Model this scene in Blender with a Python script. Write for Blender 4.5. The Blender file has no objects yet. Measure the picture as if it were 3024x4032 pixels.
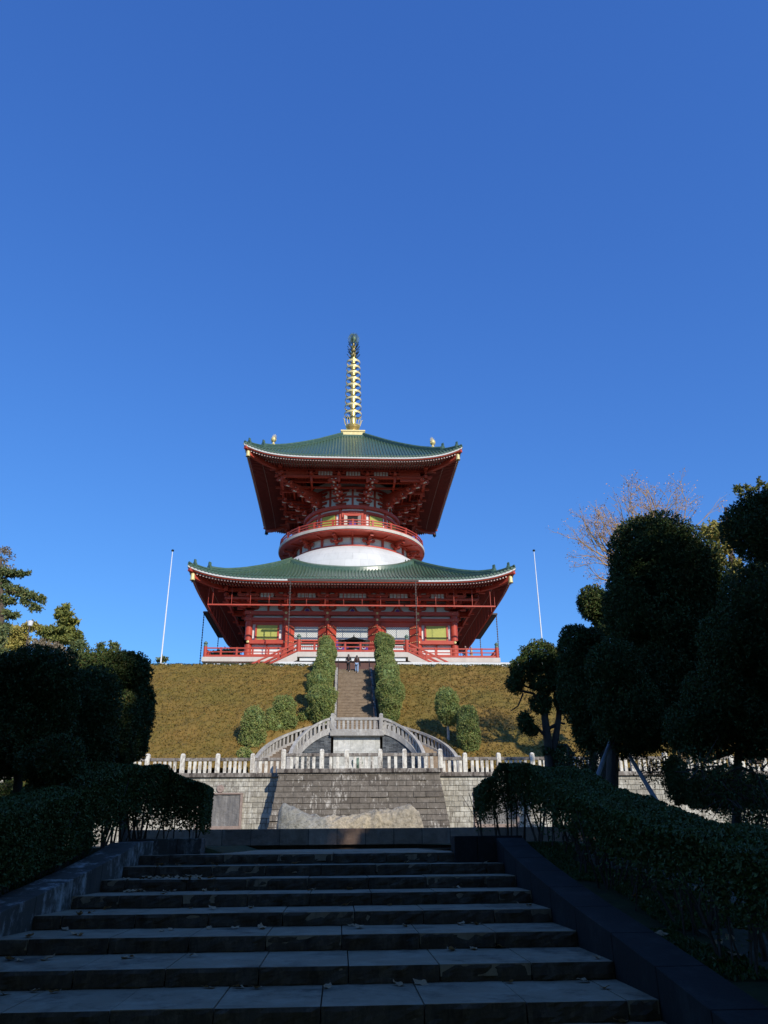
import bpy, math, random
import numpy as np
from mathutils import Vector, Matrix
random.seed(7); RNG = np.random.default_rng(7)
PI = math.pi; R_ = math.radians
SC = bpy.context.scene; COL = SC.collection

# ------------------------------------------------------------------ camera
YAW, PITCH, ROLL, FPX = R_(3.23), R_(23.2), R_(-0.514), 3028.0
_fw = np.array([math.sin(YAW)*math.cos(PITCH), math.cos(YAW)*math.cos(PITCH), math.sin(PITCH)])
_rt = np.array([math.cos(YAW), -math.sin(YAW), 0.0]); _up = np.cross(_rt, _fw)
_c, _s = math.cos(ROLL), math.sin(ROLL)
CAMM = np.array([_rt*_c+_up*_s, _up*_c-_rt*_s, _fw])
def at(px, py, Y):
    """survey helper: a point of the 3024x4032 photograph at ground distance Y -> place in metres"""
    w = CAMM.T @ np.array([(px-1512)/FPX, (2016-py)/FPX, 1.0])
    return w*(Y/w[1])
def ppm(P):
    return FPX/float((CAMM@np.array(P))[2])
cam_d = bpy.data.cameras.new('camera'); cam = bpy.data.objects.new('camera', cam_d); COL.objects.link(cam)
mx = Matrix.Identity(4)
for i in range(3):
    mx[i][0], mx[i][1], mx[i][2] = CAMM[0][i], CAMM[1][i], -CAMM[2][i]
cam.matrix_world = mx
cam_d.sensor_fit = 'VERTICAL'; cam_d.sensor_height = 24; cam_d.sensor_width = 18
cam_d.lens = 24*FPX/4032; cam_d.clip_start = .1; cam_d.clip_end = 6000
SC.camera = cam

# ------------------------------------------------------------------ light
SEL, SAZ = R_(30), R_(153)
sund = Vector((math.sin(SAZ)*math.cos(SEL), math.cos(SAZ)*math.cos(SEL), math.sin(SEL)))
ld = bpy.data.lights.new('sun', 'SUN'); ld.energy = 4.3; ld.angle = R_(.53); ld.color = (1, .93, .82)
lo = bpy.data.objects.new('sun', ld); COL.objects.link(lo); lo.rotation_euler = sund.to_track_quat('Z', 'Y').to_euler()
lo.location = sund*200
W = bpy.data.worlds.new('World'); SC.world = W; W.use_nodes = True
nt = W.node_tree; nt.nodes.clear()
sky = nt.nodes.new('ShaderNodeTexSky'); sky.sky_type = 'NISHITA'; sky.sun_disc = False
sky.sun_elevation = SEL; sky.sun_rotation = SAZ; sky.altitude = 100; sky.air_density = 1.0; sky.dust_density = .15; sky.ozone_density = 2.5
hs = nt.nodes.new('ShaderNodeHueSaturation'); hs.inputs['Saturation'].default_value = 1.22; hs.inputs['Hue'].default_value = .5
bg = nt.nodes.new('ShaderNodeBackground'); bg.inputs['Strength'].default_value = .13
wo = nt.nodes.new('ShaderNodeOutputWorld')
sep = nt.nodes.new('ShaderNodeSeparateColor'); cmb = nt.nodes.new('ShaderNodeCombineColor')   # deepen the clear winter blue channel by channel
nt.links.new(sky.outputs[0], hs.inputs['Color']); nt.links.new(hs.outputs[0], sep.inputs[0])
for ch, (ga, gp) in enumerate(((.462, .71), (.812, .767), (1.172, .61))):
    pw = nt.nodes.new('ShaderNodeMath'); pw.operation = 'POWER'; pw.inputs[1].default_value = gp; nt.links.new(sep.outputs[ch], pw.inputs[0])
    ml = nt.nodes.new('ShaderNodeMath'); ml.operation = 'MULTIPLY'; ml.inputs[1].default_value = ga*.13**gp/.13; nt.links.new(pw.outputs[0], ml.inputs[0]); nt.links.new(ml.outputs[0], cmb.inputs[ch])
nt.links.new(cmb.outputs[0], bg.inputs[0]); nt.links.new(bg.outputs[0], wo.inputs[0])
SC.view_settings.view_transform = 'Standard'; SC.view_settings.look = 'None'; SC.view_settings.exposure = 0; SC.view_settings.gamma = 1
SC.render.engine = 'CYCLES'; SC.cycles.max_bounces = 6; SC.cycles.use_denoising = True

# ------------------------------------------------------------------ materials
class NT:
    def __init__(s, name):
        s.m = bpy.data.materials.new(name); s.m.use_nodes = True; s.t = s.m.node_tree
        s.b = s.t.nodes['Principled BSDF']; s.out = s.t.nodes['Material Output']
        s.co = s.t.nodes.new('ShaderNodeTexCoord').outputs['Object']
    def n(s, typ, **kw):
        nd = s.t.nodes.new(typ)
        for k, v in kw.items():
            if k in nd.inputs: 
                if hasattr(v, 'is_linked') or isinstance(v, bpy.types.NodeSocket): s.t.links.new(v, nd.inputs[k])
                else: nd.inputs[k].default_value = v
            else: setattr(nd, k, v)
        return nd
    def link(s, a, b): s.t.links.new(a, b)
    def noise(s, scale, detail=4, rough=.6, stretch=None, vec=None):
        v = vec or s.co
        if stretch:
            v = s.n('ShaderNodeMapping', Vector=v, Scale=stretch).outputs[0]
        return s.n('ShaderNodeTexNoise', Vector=v, Scale=scale, Detail=detail, Roughness=rough).outputs['Fac']
    def ramp(s, fac, stops):
        r = s.n('ShaderNodeValToRGB', Fac=fac); e = r.color_ramp.elements
        while len(e) < len(stops): e.new(.5)
        for el, (p, c) in zip(e, stops):
            el.position = p; el.color = (c[0], c[1], c[2], 1) if hasattr(c, '__len__') else (c, c, c, 1)
        return r.outputs['Color']
    def mix(s, fac, a, b, mode='MIX'):
        nd = s.t.nodes.new('ShaderNodeMix'); nd.data_type = 'RGBA'; nd.blend_type = mode
        for idx, v in ((0, fac), (6, a), (7, b)):
            if isinstance(v, bpy.types.NodeSocket): s.link(v, nd.inputs[idx])
            elif idx == 0: nd.inputs[0].default_value = v
            else: nd.inputs[idx].default_value = (v[0], v[1], v[2], 1)
        return nd.outputs[2]
    def bump(s, h, strength=.5, dist=.02):
        b = s.n('ShaderNodeBump', Height=h, Strength=strength, Distance=dist)
        s.link(b.outputs[0], s.b.inputs['Normal'])
    def col(s, c):
        if isinstance(c, bpy.types.NodeSocket): s.link(c, s.b.inputs['Base Color'])
        else: s.b.inputs['Base Color'].default_value = (c[0], c[1], c[2], 1)
    def done(s, rough=.7, metal=0, spec=None):
        s.b.inputs['Roughness'].default_value = rough; s.b.inputs['Metallic'].default_value = metal
        if spec is not None: s.b.inputs['Specular IOR Level'].default_value = spec
        return s.m

def plain(name, c, c2=None, scale=3, rough=.7, metal=0, bump=0, bscale=20, spec=None, stretch=None):
    t = NT(name)
    if c2 is None: c2 = tuple(x*.72 for x in c)
    f = t.noise(scale, 5, .65, stretch)
    t.col(t.ramp(f, [(.3, c2), (.7, c)]))
    if bump: t.bump(t.noise(bscale, 4), bump, .02)
    return t.done(rough, metal, spec)

def leafmat(name, cols, rough=.65, scale=1.2, trans=.0):
    """foliage: every leaf island picks its own tone, large patches drift in hue"""
    t = NT(name)
    g = t.t.nodes.new('ShaderNodeNewGeometry')
    n = len(cols)
    a = t.ramp(g.outputs['Random Per Island'], [(i/max(1, n-1)*.9+.05, c) for i, c in enumerate(cols)])
    f = t.noise(scale, 4, .6)
    b = t.mix(t.ramp(f, [(.35, 0.0), (.65, .55)]), a, cols[-1])
    t.col(b)
    return t.done(rough, 0, .25)

M = {}
def vermilion():
    t = NT('vermilion paint')
    f = t.noise(1.3, 6, .7); g = t.noise(9, 4, .7, (1, 1, .15))
    c = t.ramp(f, [(.3, (.40, .044, .023)), (.7, (.53, .074, .040))])
    c = t.mix(t.ramp(g, [(.48, 0.0), (.75, .55)]), c, (.36, .085, .058))
    t.col(c); return t.done(.5, 0, .35)
M['red'] = vermilion()
M['white'] = plain('white plaster', (.78, .77, .74), (.66, .65, .62), 1.2, .8)
M['cream'] = plain('pale stone veneer', (.66, .58, .50), (.52, .45, .38), .9, .8, stretch=(1, 1, .4))
M['soffit'] = plain('pale soffit boards', (.44, .30, .26), (.34, .21, .18), 2, .8)
M['rafter'] = plain('darker red rafters', (.27, .036, .024), (.19, .027, .02), 2, .7)  # rafters get a darker red than the other woodwork
M['raftertip'] = plain('white painted rafter tips', (.62, .44, .40), (.55, .38, .34), 2, .8)
M['gold'] = plain('gilded metal', (.80, .60, .22), (.62, .45, .16), 6, .32, .6)
M['goldpaint'] = plain('pale gold leaf', (.80, .67, .32), (.62, .48, .20), 5, .45, .2)
M['bronze'] = plain('dark bronze', (.035, .045, .04), (.02, .03, .03), 8, .4, .7)
M['patina'] = plain('green bronze patina', (.16, .23, .17), (.09, .14, .10), 10, .6, .3)
M['chain'] = plain('dark rusty chain', (.09, .06, .05), (.045, .035, .035), 9, .6, .4)
M['shutter'] = plain('yellow green shutter', (.50, .50, .11), (.42, .43, .09), 2, .6)
M['purple'] = plain('purple cloth', (.12, .05, .30), (.08, .03, .2), 3, .8)
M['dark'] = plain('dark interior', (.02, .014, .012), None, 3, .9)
M['brownstone'] = plain('brown stone facing', (.13, .06, .045), (.10, .045, .035), 2, .8)
M['pole'] = plain('white enamel', (.8, .8, .8), (.7, .7, .7), 3, .35)

def tile_mat():
    t = NT('green glazed tile')
    f = t.noise(2.5, 6, .75); g = t.noise(.5, 3, .6)
    c = t.ramp(f, [(.25, (.035, .078, .048)), (.5, (.065, .122, .078)), (.75, (.13, .175, .125))])
    c = t.mix(t.ramp(g, [(.35, 0.0), (.65, .35)]), c, (.06, .10, .06))
    t.col(c)
    t.bump(t.n('ShaderNodeTexWave', Vector=t.co, Scale=.9, Distortion=0, bands_direction='Z').outputs['Fac'], .15, .02)
    return t.done(.30, 0, .5)
M['tile'] = tile_mat()

def dome_mat():
    t = NT('weathered white dome')
    f = t.noise(.35, 6, .6, (1, 1, .5)); g = t.noise(1.6, 6, .7, (1, 1, .25))
    c = t.ramp(f, [(.35, (.60, .585, .555)), (.65, (.70, .685, .65))])
    c = t.mix(t.ramp(g, [(.5, 0.0), (.75, .35)]), c, (.42, .42, .40))
    sp = t.n('ShaderNodeSeparateXYZ', Vector=t.co); an = t.n('ShaderNodeMath', operation='ARCTAN2'); t.link(sp.outputs[0], an.inputs[0]); t.link(sp.outputs[1], an.inputs[1])
    am = t.n('ShaderNodeMath', operation='MULTIPLY'); t.link(an.outputs[0], am.inputs[0]); am.inputs[1].default_value = 8.6
    pc = t.n('ShaderNodeCombineXYZ', X=am.outputs[0], Y=sp.outputs[2])
    b = t.n('ShaderNodeTexBrick', Vector=pc.outputs[0], Scale=1, **{'Color1': (1, 1, 1, 1), 'Color2': (.86, .87, .88, 1), 'Mortar': (.72, .72, .72, 1), 'Mortar Size': .02, 'Brick Width': 1.5, 'Row Height': 1.05})
    c = t.mix(.7, c, b.outputs['Color'], 'MULTIPLY')
    t.col(c); return t.done(.6, 0, .3)
M['dome'] = dome_mat()

def masonry(name, cols, bw, rh, streak=.5, streakcol=(.62, .60, .54), topdark=True, bumpk=1.0, axis='XZ', mortar=.012, mcol=(.05, .045, .04), sscale=2.2, lo=.56, hi=.68):
    t = NT(name)
    sp = t.n('ShaderNodeSeparateXYZ', Vector=t.co)
    cb = t.n('ShaderNodeCombineXYZ', X=sp.outputs[0 if axis[0] == 'X' else 1], Y=sp.outputs[2])
    b = t.n('ShaderNodeTexBrick', Vector=cb.outputs[0], Scale=1.0, **{'Color1': (0, 0, 0, 1), 'Color2': (1, 1, 1, 1), 'Mortar': (.5, .5, .5, 1), 'Mortar Size': mortar, 'Mortar Smooth': .3, 'Bias': 0.0, 'Brick Width': bw, 'Row Height': rh})
    pb = t.ramp(b.outputs['Color'], [(.0, cols[0]), (.5, cols[1]), (1, cols[2])])
    f = t.noise(3.5, 7, .7)
    c = t.mix(.75, pb, t.ramp(f, [(.25, .42), (.75, 1.35)]), 'MULTIPLY')
    g = t.noise(sscale, 6, .75, (1, 1, .28)); g2 = t.noise(.55, 3, .5)
    m = t.ramp(t.n('ShaderNodeMath', operation='ADD', **{}).outputs[0], [(lo, 0.0), (hi, streak)])
    add = [n for n in t.t.nodes if n.type == 'MATH'][-1]
    t.link(g, add.inputs[0])
    sub = t.n('ShaderNodeMath', operation='MULTIPLY_ADD'); t.link(g2, sub.inputs[0]); sub.inputs[1].default_value = .5; sub.inputs[2].default_value = -.25
    t.link(sub.outputs[0], add.inputs[1])
    c = t.mix(m, c, streakcol)
    c = t.mix(b.outputs['Fac'], c, mcol)
    t.col(c)
    h = t.n('ShaderNodeMath', operation='MULTIPLY_ADD'); t.link(b.outputs['Fac'], h.inputs[0]); h.inputs[1].default_value = -1.2
    t.link(t.noise(5, 6, .6), h.inputs[2])
    t.bump(h.outputs[0], .9, .07*bumpk)
    return t.done(.9, 0, .15)
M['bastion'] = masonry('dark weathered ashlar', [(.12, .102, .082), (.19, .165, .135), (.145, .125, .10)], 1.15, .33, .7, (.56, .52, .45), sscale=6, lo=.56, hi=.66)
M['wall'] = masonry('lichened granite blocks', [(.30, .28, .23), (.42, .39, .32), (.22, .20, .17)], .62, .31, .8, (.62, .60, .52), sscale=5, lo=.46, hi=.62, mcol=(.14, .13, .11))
M['slate'] = masonry('stacked dark slate', [(.10, .115, .125), (.17, .18, .185), (.055, .062, .07)], .55, .09, .3, (.33, .34, .34), bumpk=1.4, mortar=.008, mcol=(.02, .02, .02))
M['marble'] = masonry('pale marble slabs', [(.55, .54, .48), (.62, .61, .56), (.50, .49, .43)], .9, .95, .3, (.42, .42, .36), bumpk=.08, mortar=.006, mcol=(.2, .2, .18))

def lichen(name, base, light, dark, sc=5, lo=.45, hi=.62, dlo=.58, dhi=.72):
    t = NT(name)
    f = t.noise(sc, 8, .75, (1, 1, .55)); g = t.noise(sc*.7, 6, .75, (1, 1, .3))
    c = t.mix(t.ramp(f, [(lo, 0.0), (hi, 1.0)]), base, light)
    c = t.mix(t.ramp(g, [(dlo, 0.0), (dhi, 1.0)]), c, dark)
    t.col(c); t.bump(t.noise(18, 5, .7), .5, .015)
    return t.done(.9, 0, .15)
M['baluster'] = lichen('lichened pale granite', (.44, .40, .34), (.74, .71, .62), (.11, .095, .08), 4, .42, .55, .56, .66)
M['coping'] = lichen('stained coping stone', (.20, .175, .15), (.45, .42, .37), (.055, .045, .04), 4, .5, .65, .5, .62)
M['coping_pale'] = lichen('grey coping stone', (.33, .31, .28), (.52, .50, .45), (.13, .12, .11), 3, .48, .65, .6, .75)
M['stair'] = lichen('worn brown stair stone', (.24, .18, .125), (.36, .28, .20), (.13, .095, .07), 3, .45, .7, .55, .8)
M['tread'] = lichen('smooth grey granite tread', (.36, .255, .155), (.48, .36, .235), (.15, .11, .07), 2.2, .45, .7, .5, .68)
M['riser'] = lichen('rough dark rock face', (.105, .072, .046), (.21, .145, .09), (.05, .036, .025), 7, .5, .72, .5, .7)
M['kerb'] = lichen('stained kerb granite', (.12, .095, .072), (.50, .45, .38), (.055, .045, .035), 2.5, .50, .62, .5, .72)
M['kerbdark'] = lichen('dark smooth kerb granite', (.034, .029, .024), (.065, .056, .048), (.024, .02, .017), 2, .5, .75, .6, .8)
M['parapet'] = masonry('dark brown parapet stone', [(.27, .18, .12), (.40, .27, .19), (.18, .12, .085)], .75, 5, .5, (.33, .27, .21), bumpk=.5, mortar=.008)

def boulder_mat():
    t = NT('blue and ochre boulder')
    sp = t.n('ShaderNodeSeparateXYZ', Vector=t.co)
    f = t.noise(1.1, 6, .7); fine = t.noise(7, 8, .75)
    w = t.n('ShaderNodeMath', operation='MULTIPLY_ADD'); t.link(f, w.inputs[0]); w.inputs[1].default_value = 2.2; t.link(sp.outputs[0], w.inputs[2])
    r = t.n('ShaderNodeMapRange', Value=w.outputs[0]); r.inputs[1].default_value = -1.8; r.inputs[2].default_value = 4.2
    c = t.ramp(r.outputs[0], [(.0, (.30, .30, .265)), (.31, (.40, .385, .33)), (.38, (.56, .48, .35)), (.55, (.58, .49, .34)), (.68, (.50, .43, .31)), (.8, (.43, .38, .29)), (1, (.50, .43, .32))])
    c = t.mix(.95, c, t.ramp(fine, [(.28, .28), (.5, .95), (.72, 1.5)]), 'MULTIPLY')
    rust = t.ramp(t.noise(2.3, 5, .7), [(.62, 0.0), (.72, .7)])
    c = t.mix(rust, c, (.33, .15, .05))
    t.col(c); t.bump(t.noise(4, 10, .78), 1.0, .16); return t.done(.85, 0, .2)
M['boulder'] = boulder_mat()

M['bark'] = plain('rough bark', (.16, .12, .09), (.06, .045, .035), 6, .95, 0, .9, 14, .1, (1, 1, .25))
M['barkpale'] = plain('pale bare bark', (.55, .47, .38), (.36, .30, .25), 5, .9, 0, .4, 12, .1)
M['barktan'] = plain('warm tan bark', (.46, .31, .16), (.30, .20, .10), 5, .9)
M['stake'] = plain('grey weathered stake', (.34, .32, .30), (.20, .19, .18), 6, .9, 0, .3, 20, .1, (1, 1, .2))
M['azalea'] = leafmat('clipped bronze azalea', [(.10, .068, .012), (.165, .108, .02), (.23, .145, .032), (.175, .095, .022), (.125, .11, .02)], scale=.25)
M['topiary'] = leafmat('sunlit clipped juniper', [(.16, .215, .05), (.25, .30, .07), (.32, .34, .09), (.33, .235, .09), (.17, .25, .085)], scale=1.4)
M['yew'] = leafmat('dark cypress foliage', [(.048, .076, .02), (.08, .115, .026), (.11, .135, .03), (.14, .09, .03), (.055, .11, .03)], scale=1)
M['hedge'] = leafmat('small dark hedge leaves', [(.055, .09, .022), (.095, .14, .03), (.14, .18, .04), (.11, .11, .03)], scale=2)
M['lowhedge'] = leafmat('low green hedge', [(.05, .08, .02), (.08, .10, .025), (.04, .07, .02)], scale=2)
M['pine'] = leafmat('olive conifer needles', [(.14, .16, .03), (.24, .23, .045), (.32, .28, .055), (.12, .15, .045)], scale=.7)
M['pinedark'] = leafmat('blue green conifer needles', [(.07, .11, .045), (.12, .16, .055), (.24, .21, .06), (.10, .14, .06)], scale=.7)
M['yellowtree'] = leafmat('yellow green broadleaf', [(.27, .27, .05), (.36, .32, .07), (.22, .24, .06), (.40, .29, .08)], scale=.8)
M['greytree'] = leafmat('grey brown winter twigs', [(.24, .18, .12), (.32, .25, .17), (.18, .15, .09)], scale=.8)
M['rustleaf'] = leafmat('withered orange leaves', [(.58, .30, .09), (.66, .40, .14), (.50, .25, .07)], scale=.8)
M['camellia'] = leafmat('glossy broad leaves', [(.05, .09, .03), (.10, .14, .06), (.20, .24, .14)], .4, scale=.8)
M['dryleaf'] = plain('dry brown leaf', (.58, .36, .18), (.38, .20, .09), 9, .8)
M['dryleafpale'] = plain('pale dry leaf', (.55, .45, .34), (.40, .30, .2), 9, .8)
M['moss'] = leafmat('moss and short grass', [(.05, .10, .015), (.09, .15, .022), (.11, .11, .035)], scale=1.5)

def ground_mat():
    t = NT('earth and gravel')
    f = t.noise(.6, 6, .7); g = t.noise(14, 6, .7)
    c = t.ramp(f, [(.3, (.10, .085, .055)), (.5, (.16, .135, .10)), (.7, (.075, .08, .035))])
    c = t.mix(.6, c, t.ramp(g, [(.3, .5), (.7, 1.3)]), 'MULTIPLY')
    t.col(c); t.bump(g, .5, .03); return t.done(.95, 0, .1)
M['ground'] = ground_mat()
M['soil'] = plain('dark mossy leaf soil', (.07, .075, .025), (.04, .035, .018), 3, .95, 0, .8, 12, .1)

def plaque_mat():
    t = NT('weathered bronze relief')
    f = t.noise(2.2, 7, .7, (1.8, 1, .25)); g = t.noise(9, 5, .7)
    c = t.ramp(f, [(.3, (.10, .10, .10)), (.55, (.20, .19, .18)), (.75, (.34, .33, .31))])
    t.col(c); t.bump(g, .8, .05); return t.done(.7, .1, .2)
M['plaque'] = plaque_mat()
M['redgranite'] = plain('reddish granite frame', (.34, .26, .22), (.22, .16, .13), 5, .8, 0, .4, 20)

def net_mat():
    t = NT('white diamond netting')
    sp = t.n('ShaderNodeSeparateXYZ', Vector=t.co)
    def stripe(sign):
        a = t.n('ShaderNodeMath', operation='MULTIPLY_ADD'); t.link(sp.outputs[2], a.inputs[0]); a.inputs[1].default_value = sign; t.link(sp.outputs[0], a.inputs[2])
        m = t.n('ShaderNodeMath', operation='PINGPONG'); t.link(a.outputs[0], m.inputs[0]); m.inputs[1].default_value = .125
        l = t.n('ShaderNodeMath', operation='LESS_THAN'); t.link(m.outputs[0], l.inputs[0]); l.inputs[1].default_value = .022
        return l.outputs[0]
    mm = t.n('ShaderNodeMath', operation='MAXIMUM'); t.link(stripe(1), mm.inputs[0]); t.link(stripe(-1), mm.inputs[1])
    t.col(t.mix(mm.outputs[0], (.62, .63, .60), (.16, .17, .17))); return t.done(.7)
M['net'] = net_mat()
def grid_mat():
    t = NT('white lattice screen')
    b = t.n('ShaderNodeTexBrick', Scale=1.0, offset=0.0, **{'Color1': (.10, .16, .22, 1), 'Color2': (.07, .10, .15, 1), 'Mortar': (.75, .74, .7, 1), 'Mortar Size': .045, 'Brick Width': .24, 'Row Height': .24})
    sp = t.n('ShaderNodeSeparateXYZ', Vector=t.co); cb = t.n('ShaderNodeCombineXYZ', X=sp.outputs[0], Y=sp.outputs[2]); t.link(cb.outputs[0], b.inputs['Vector'])
    t.col(b.outputs['Color']); return t.done(.6)
M['grid'] = grid_mat()
M['hair'] = plain('dark brown hair', (.05, .025, .015), (.025, .012, .008), 20, .5)
M['skin'] = plain('skin', (.55, .34, .25), (.5, .3, .22), 10, .6)
M['black'] = plain('black cloth', (.02, .02, .024), (.012, .012, .014), 10, .8)
M['brown'] = plain('brown knit', (.09, .04, .03), (.06, .03, .02), 10, .9)
M['jeans'] = plain('pale blue denim', (.30, .42, .60), (.22, .32, .48), 8, .85)
M['beige'] = plain('beige coat', (.55, .42, .28), (.45, .33, .22), 8, .85)
M['shoe'] = plain('pale shoe', (.6, .58, .55), None, 8, .6)

# ------------------------------------------------------------------ mesh tools
def tag(o, label=None, cat=None, group=None, kind=None):
    if label: o['label'] = label
    if cat: o['category'] = cat
    if group: o['group'] = group
    if kind: o['kind'] = kind
    return o
def empty(name, loc, label=None, cat=None, group=None, kind=None):
    o = bpy.data.objects.new(name, None); o.empty_display_size = .2; o.location = loc; COL.objects.link(o)
    return tag(o, label, cat, group, kind)
def wloc(o):
    v = Vector((0, 0, 0))
    while o is not None: v = v + Vector(o.location); o = o.parent
    return v
def mesh_np(name, V, F, mat, parent=None, smooth=False, origin=None):
    """V (n,3) array; F list of index arrays (k,4) or (k,3)"""
    if parent is not None: org = np.array(wloc(parent))
    elif origin is not None: org = np.array(origin, float)
    else: org = np.zeros(3)
    V = np.asarray(V, np.float32) - org.astype(np.float32)
    me = bpy.data.meshes.new(name); me.vertices.add(len(V)); me.vertices.foreach_set('co', V.ravel())
    Fs = [np.asarray(f, np.int32) for f in F if len(f)]
    li = np.concatenate([f.ravel() for f in Fs]); tot = np.concatenate([np.full(len(f), f.shape[1], np.int32) for f in Fs])
    st = np.concatenate([[0], np.cumsum(tot)[:-1]]).astype(np.int32)
    me.loops.add(len(li)); me.loops.foreach_set('vertex_index', li)
    me.polygons.add(len(tot)); me.polygons.foreach_set('loop_start', st); me.polygons.foreach_set('loop_total', tot)
    if smooth: me.polygons.foreach_set('use_smooth', np.ones(len(tot), bool))
    me.update(calc_edges=True); me.validate()
    me.materials.append(mat)
    o = bpy.data.objects.new(name, me); COL.objects.link(o)
    if parent is not None: o.parent = parent
    elif origin is not None: o.location = origin
    return o

class MB:
    def __init__(s, T=None): s.v = []; s.f = []; s.T = T
    def add(s, vs, fs):
        n = len(s.v)
        if s.T: vs = [s.T(p) for p in vs]
        s.v += [tuple(p) for p in vs]; s.f += [tuple(i+n for i in f) for f in fs]
    def box(s, x0, x1, y0, y1, z0, z1):
        s.add([(x, y, z) for z in (z0, z1) for y in (y0, y1) for x in (x0, x1)],
              [(0, 2, 3, 1), (4, 5, 7, 6), (0, 1, 5, 4), (2, 6, 7, 3), (0, 4, 6, 2), (1, 3, 7, 5)])
    def cbox(s, c, sz): s.box(c[0]-sz[0]/2, c[0]+sz[0]/2, c[1]-sz[1]/2, c[1]+sz[1]/2, c[2]-sz[2]/2, c[2]+sz[2]/2)
    def beam(s, a, b, w, h, up=(0, 0, 1)):
        a = Vector(a); b = Vector(b); d = (b-a).normalized(); r = d.cross(Vector(up))
        if r.length < 1e-4: r = d.cross(Vector((0, 1, 0)))
        r.normalize(); u = r.cross(d); P = []
        for q in (a, b):
            for i, j in ((-1, -1), (1, -1), (1, 1), (-1, 1)): P.append(q + r*(w/2*i) + u*(h/2*j))
        s.add(P, [(3, 2, 1, 0), (4, 5, 6, 7), (0, 1, 5, 4), (1, 2, 6, 5), (2, 3, 7, 6), (3, 0, 4, 7)])
    def tube(s, pts, rad, n=8, cap=True):
        pts = [Vector(p) for p in pts]; rs = rad if hasattr(rad, '__len__') else [rad]*len(pts); P = []; u0 = None
        for i, p in enumerate(pts):
            d = (pts[min(i+1, len(pts)-1)] - pts[max(i-1, 0)]).normalized()
            if u0 is None: u0 = d.orthogonal().normalized()
            u = (u0 - d*u0.dot(d)); u = u.normalized() if u.length > 1e-5 else d.orthogonal().normalized(); u0 = u; w = d.cross(u)
            for k in range(n): P.append(p + (u*math.cos(2*PI*k/n) + w*math.sin(2*PI*k/n))*rs[i])
        F = [(i*n+k, i*n+(k+1) % n, (i+1)*n+(k+1) % n, (i+1)*n+k) for i in range(len(pts)-1) for k in range(n)]
        if cap: F += [tuple(range(n))[::-1], tuple((len(pts)-1)*n+k for k in range(n))]
        s.add(P, F)
    def lathe(s, prof, c=(0, 0), n=32, cap=True, a0=0, a1=2*PI):
        full = abs(a1-a0-2*PI) < 1e-6; m = n if full else n+1; P = []
        for r, z in prof:
            for k in range(m):
                a = a0+(a1-a0)*k/n; P.append((c[0]+r*math.cos(a), c[1]+r*math.sin(a), z))
        F = []
        for i in range(len(prof)-1):
            for k in range(n if full else n):
                k2 = (k+1) % m if full else k+1
                F.append((i*m+k, i*m+k2, (i+1)*m+k2, (i+1)*m+k))
        if cap and full: F += [tuple(range(m))[::-1], tuple((len(prof)-1)*m+k for k in range(m))]
        s.add(P, F)
    def prism(s, poly, y0, y1):
        n = len(poly)
        s.add([(x, y0, z) for x, z in poly]+[(x, y1, z) for x, z in poly],
              [tuple(range(n)), tuple(range(n, 2*n))[::-1]]+[(i, n+i, n+(i+1) % n, (i+1) % n) for i in range(n)])
    def xprism(s, poly, x0, x1):
        n = len(poly)
        s.add([(x0, y, z) for y, z in poly]+[(x1, y, z) for y, z in poly],
              [tuple(range(n)), tuple(range(n, 2*n))[::-1]]+[(i, n+i, n+(i+1) % n, (i+1) % n) for i in range(n)])
    def grid(s, fn, nu, nv):
        P = [fn(i/nu, j/nv) for j in range(nv+1) for i in range(nu+1)]
        s.add(P, [(j*(nu+1)+i, j*(nu+1)+i+1, (j+1)*(nu+1)+i+1, (j+1)*(nu+1)+i) for j in range(nv) for i in range(nu)])
    def build(s, name, mat, parent=None, smooth=False, bevel=0, origin=None):
        org = wloc(parent) if parent is not None else Vector(origin or (0, 0, 0))
        me = bpy.data.meshes.new(name)
        me.from_pydata([(v[0]-org[0], v[1]-org[1], v[2]-org[2]) for v in s.v], [], s.f); me.materials.append(mat)
        if smooth:
            for p in me.polygons: p.use_smooth = True
            if hasattr(me, 'set_sharp_from_angle'): me.set_sharp_from_angle(angle=R_(40))
        o = bpy.data.objects.new(name, me); COL.objects.link(o)
        if parent is not None: o.parent = parent
        elif origin is not None: o.location = origin
        if bevel:
            b = o.modifiers.new('bevel', 'BEVEL'); b.width = bevel; b.segments = 2; b.limit_method = 'ANGLE'; b.angle_limit = R_(50)
        return o

def build_multi(name, parts, parent):
    """one mesh with several materials: parts = [(MB, material), ...]"""
    org = wloc(parent); V = []; F = []; I = []
    for k, (mb, mt) in enumerate(parts):
        n = len(V); V += [(v[0]-org[0], v[1]-org[1], v[2]-org[2]) for v in mb.v]; F += [tuple(i+n for i in f) for f in mb.f]; I += [k]*len(mb.f)
    me = bpy.data.meshes.new(name); me.from_pydata(V, [], F)
    for _, mt in parts: me.materials.append(M[mt])
    me.polygons.foreach_set('material_index', I); o = bpy.data.objects.new(name, me); COL.objects.link(o); o.parent = parent
    return o

def vnoise(P, scale, seed=0):
    """value noise -1..1 at points P (n,3)"""
    P = np.asarray(P, float)*scale + seed*17.31; i = np.floor(P).astype(np.int64); f = P-i; f = f*f*(3-2*f)
    def h(a, b, c):
        n = (a*374761393 + b*668265263 + c*2147483647) & 0xffffffff
        n = ((n ^ (n >> 13))*1274126177) & 0xffffffff
        return ((n ^ (n >> 16)) & 0xffff)/65535.0
    r = 0
    for dx in (0, 1):
        for dy in (0, 1):
            for dz in (0, 1):
                w = (f[:, 0] if dx else 1-f[:, 0])*(f[:, 1] if dy else 1-f[:, 1])*(f[:, 2] if dz else 1-f[:, 2])
                r = r + w*h(i[:, 0]+dx, i[:, 1]+dy, i[:, 2]+dz)
    return r*2-1

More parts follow.
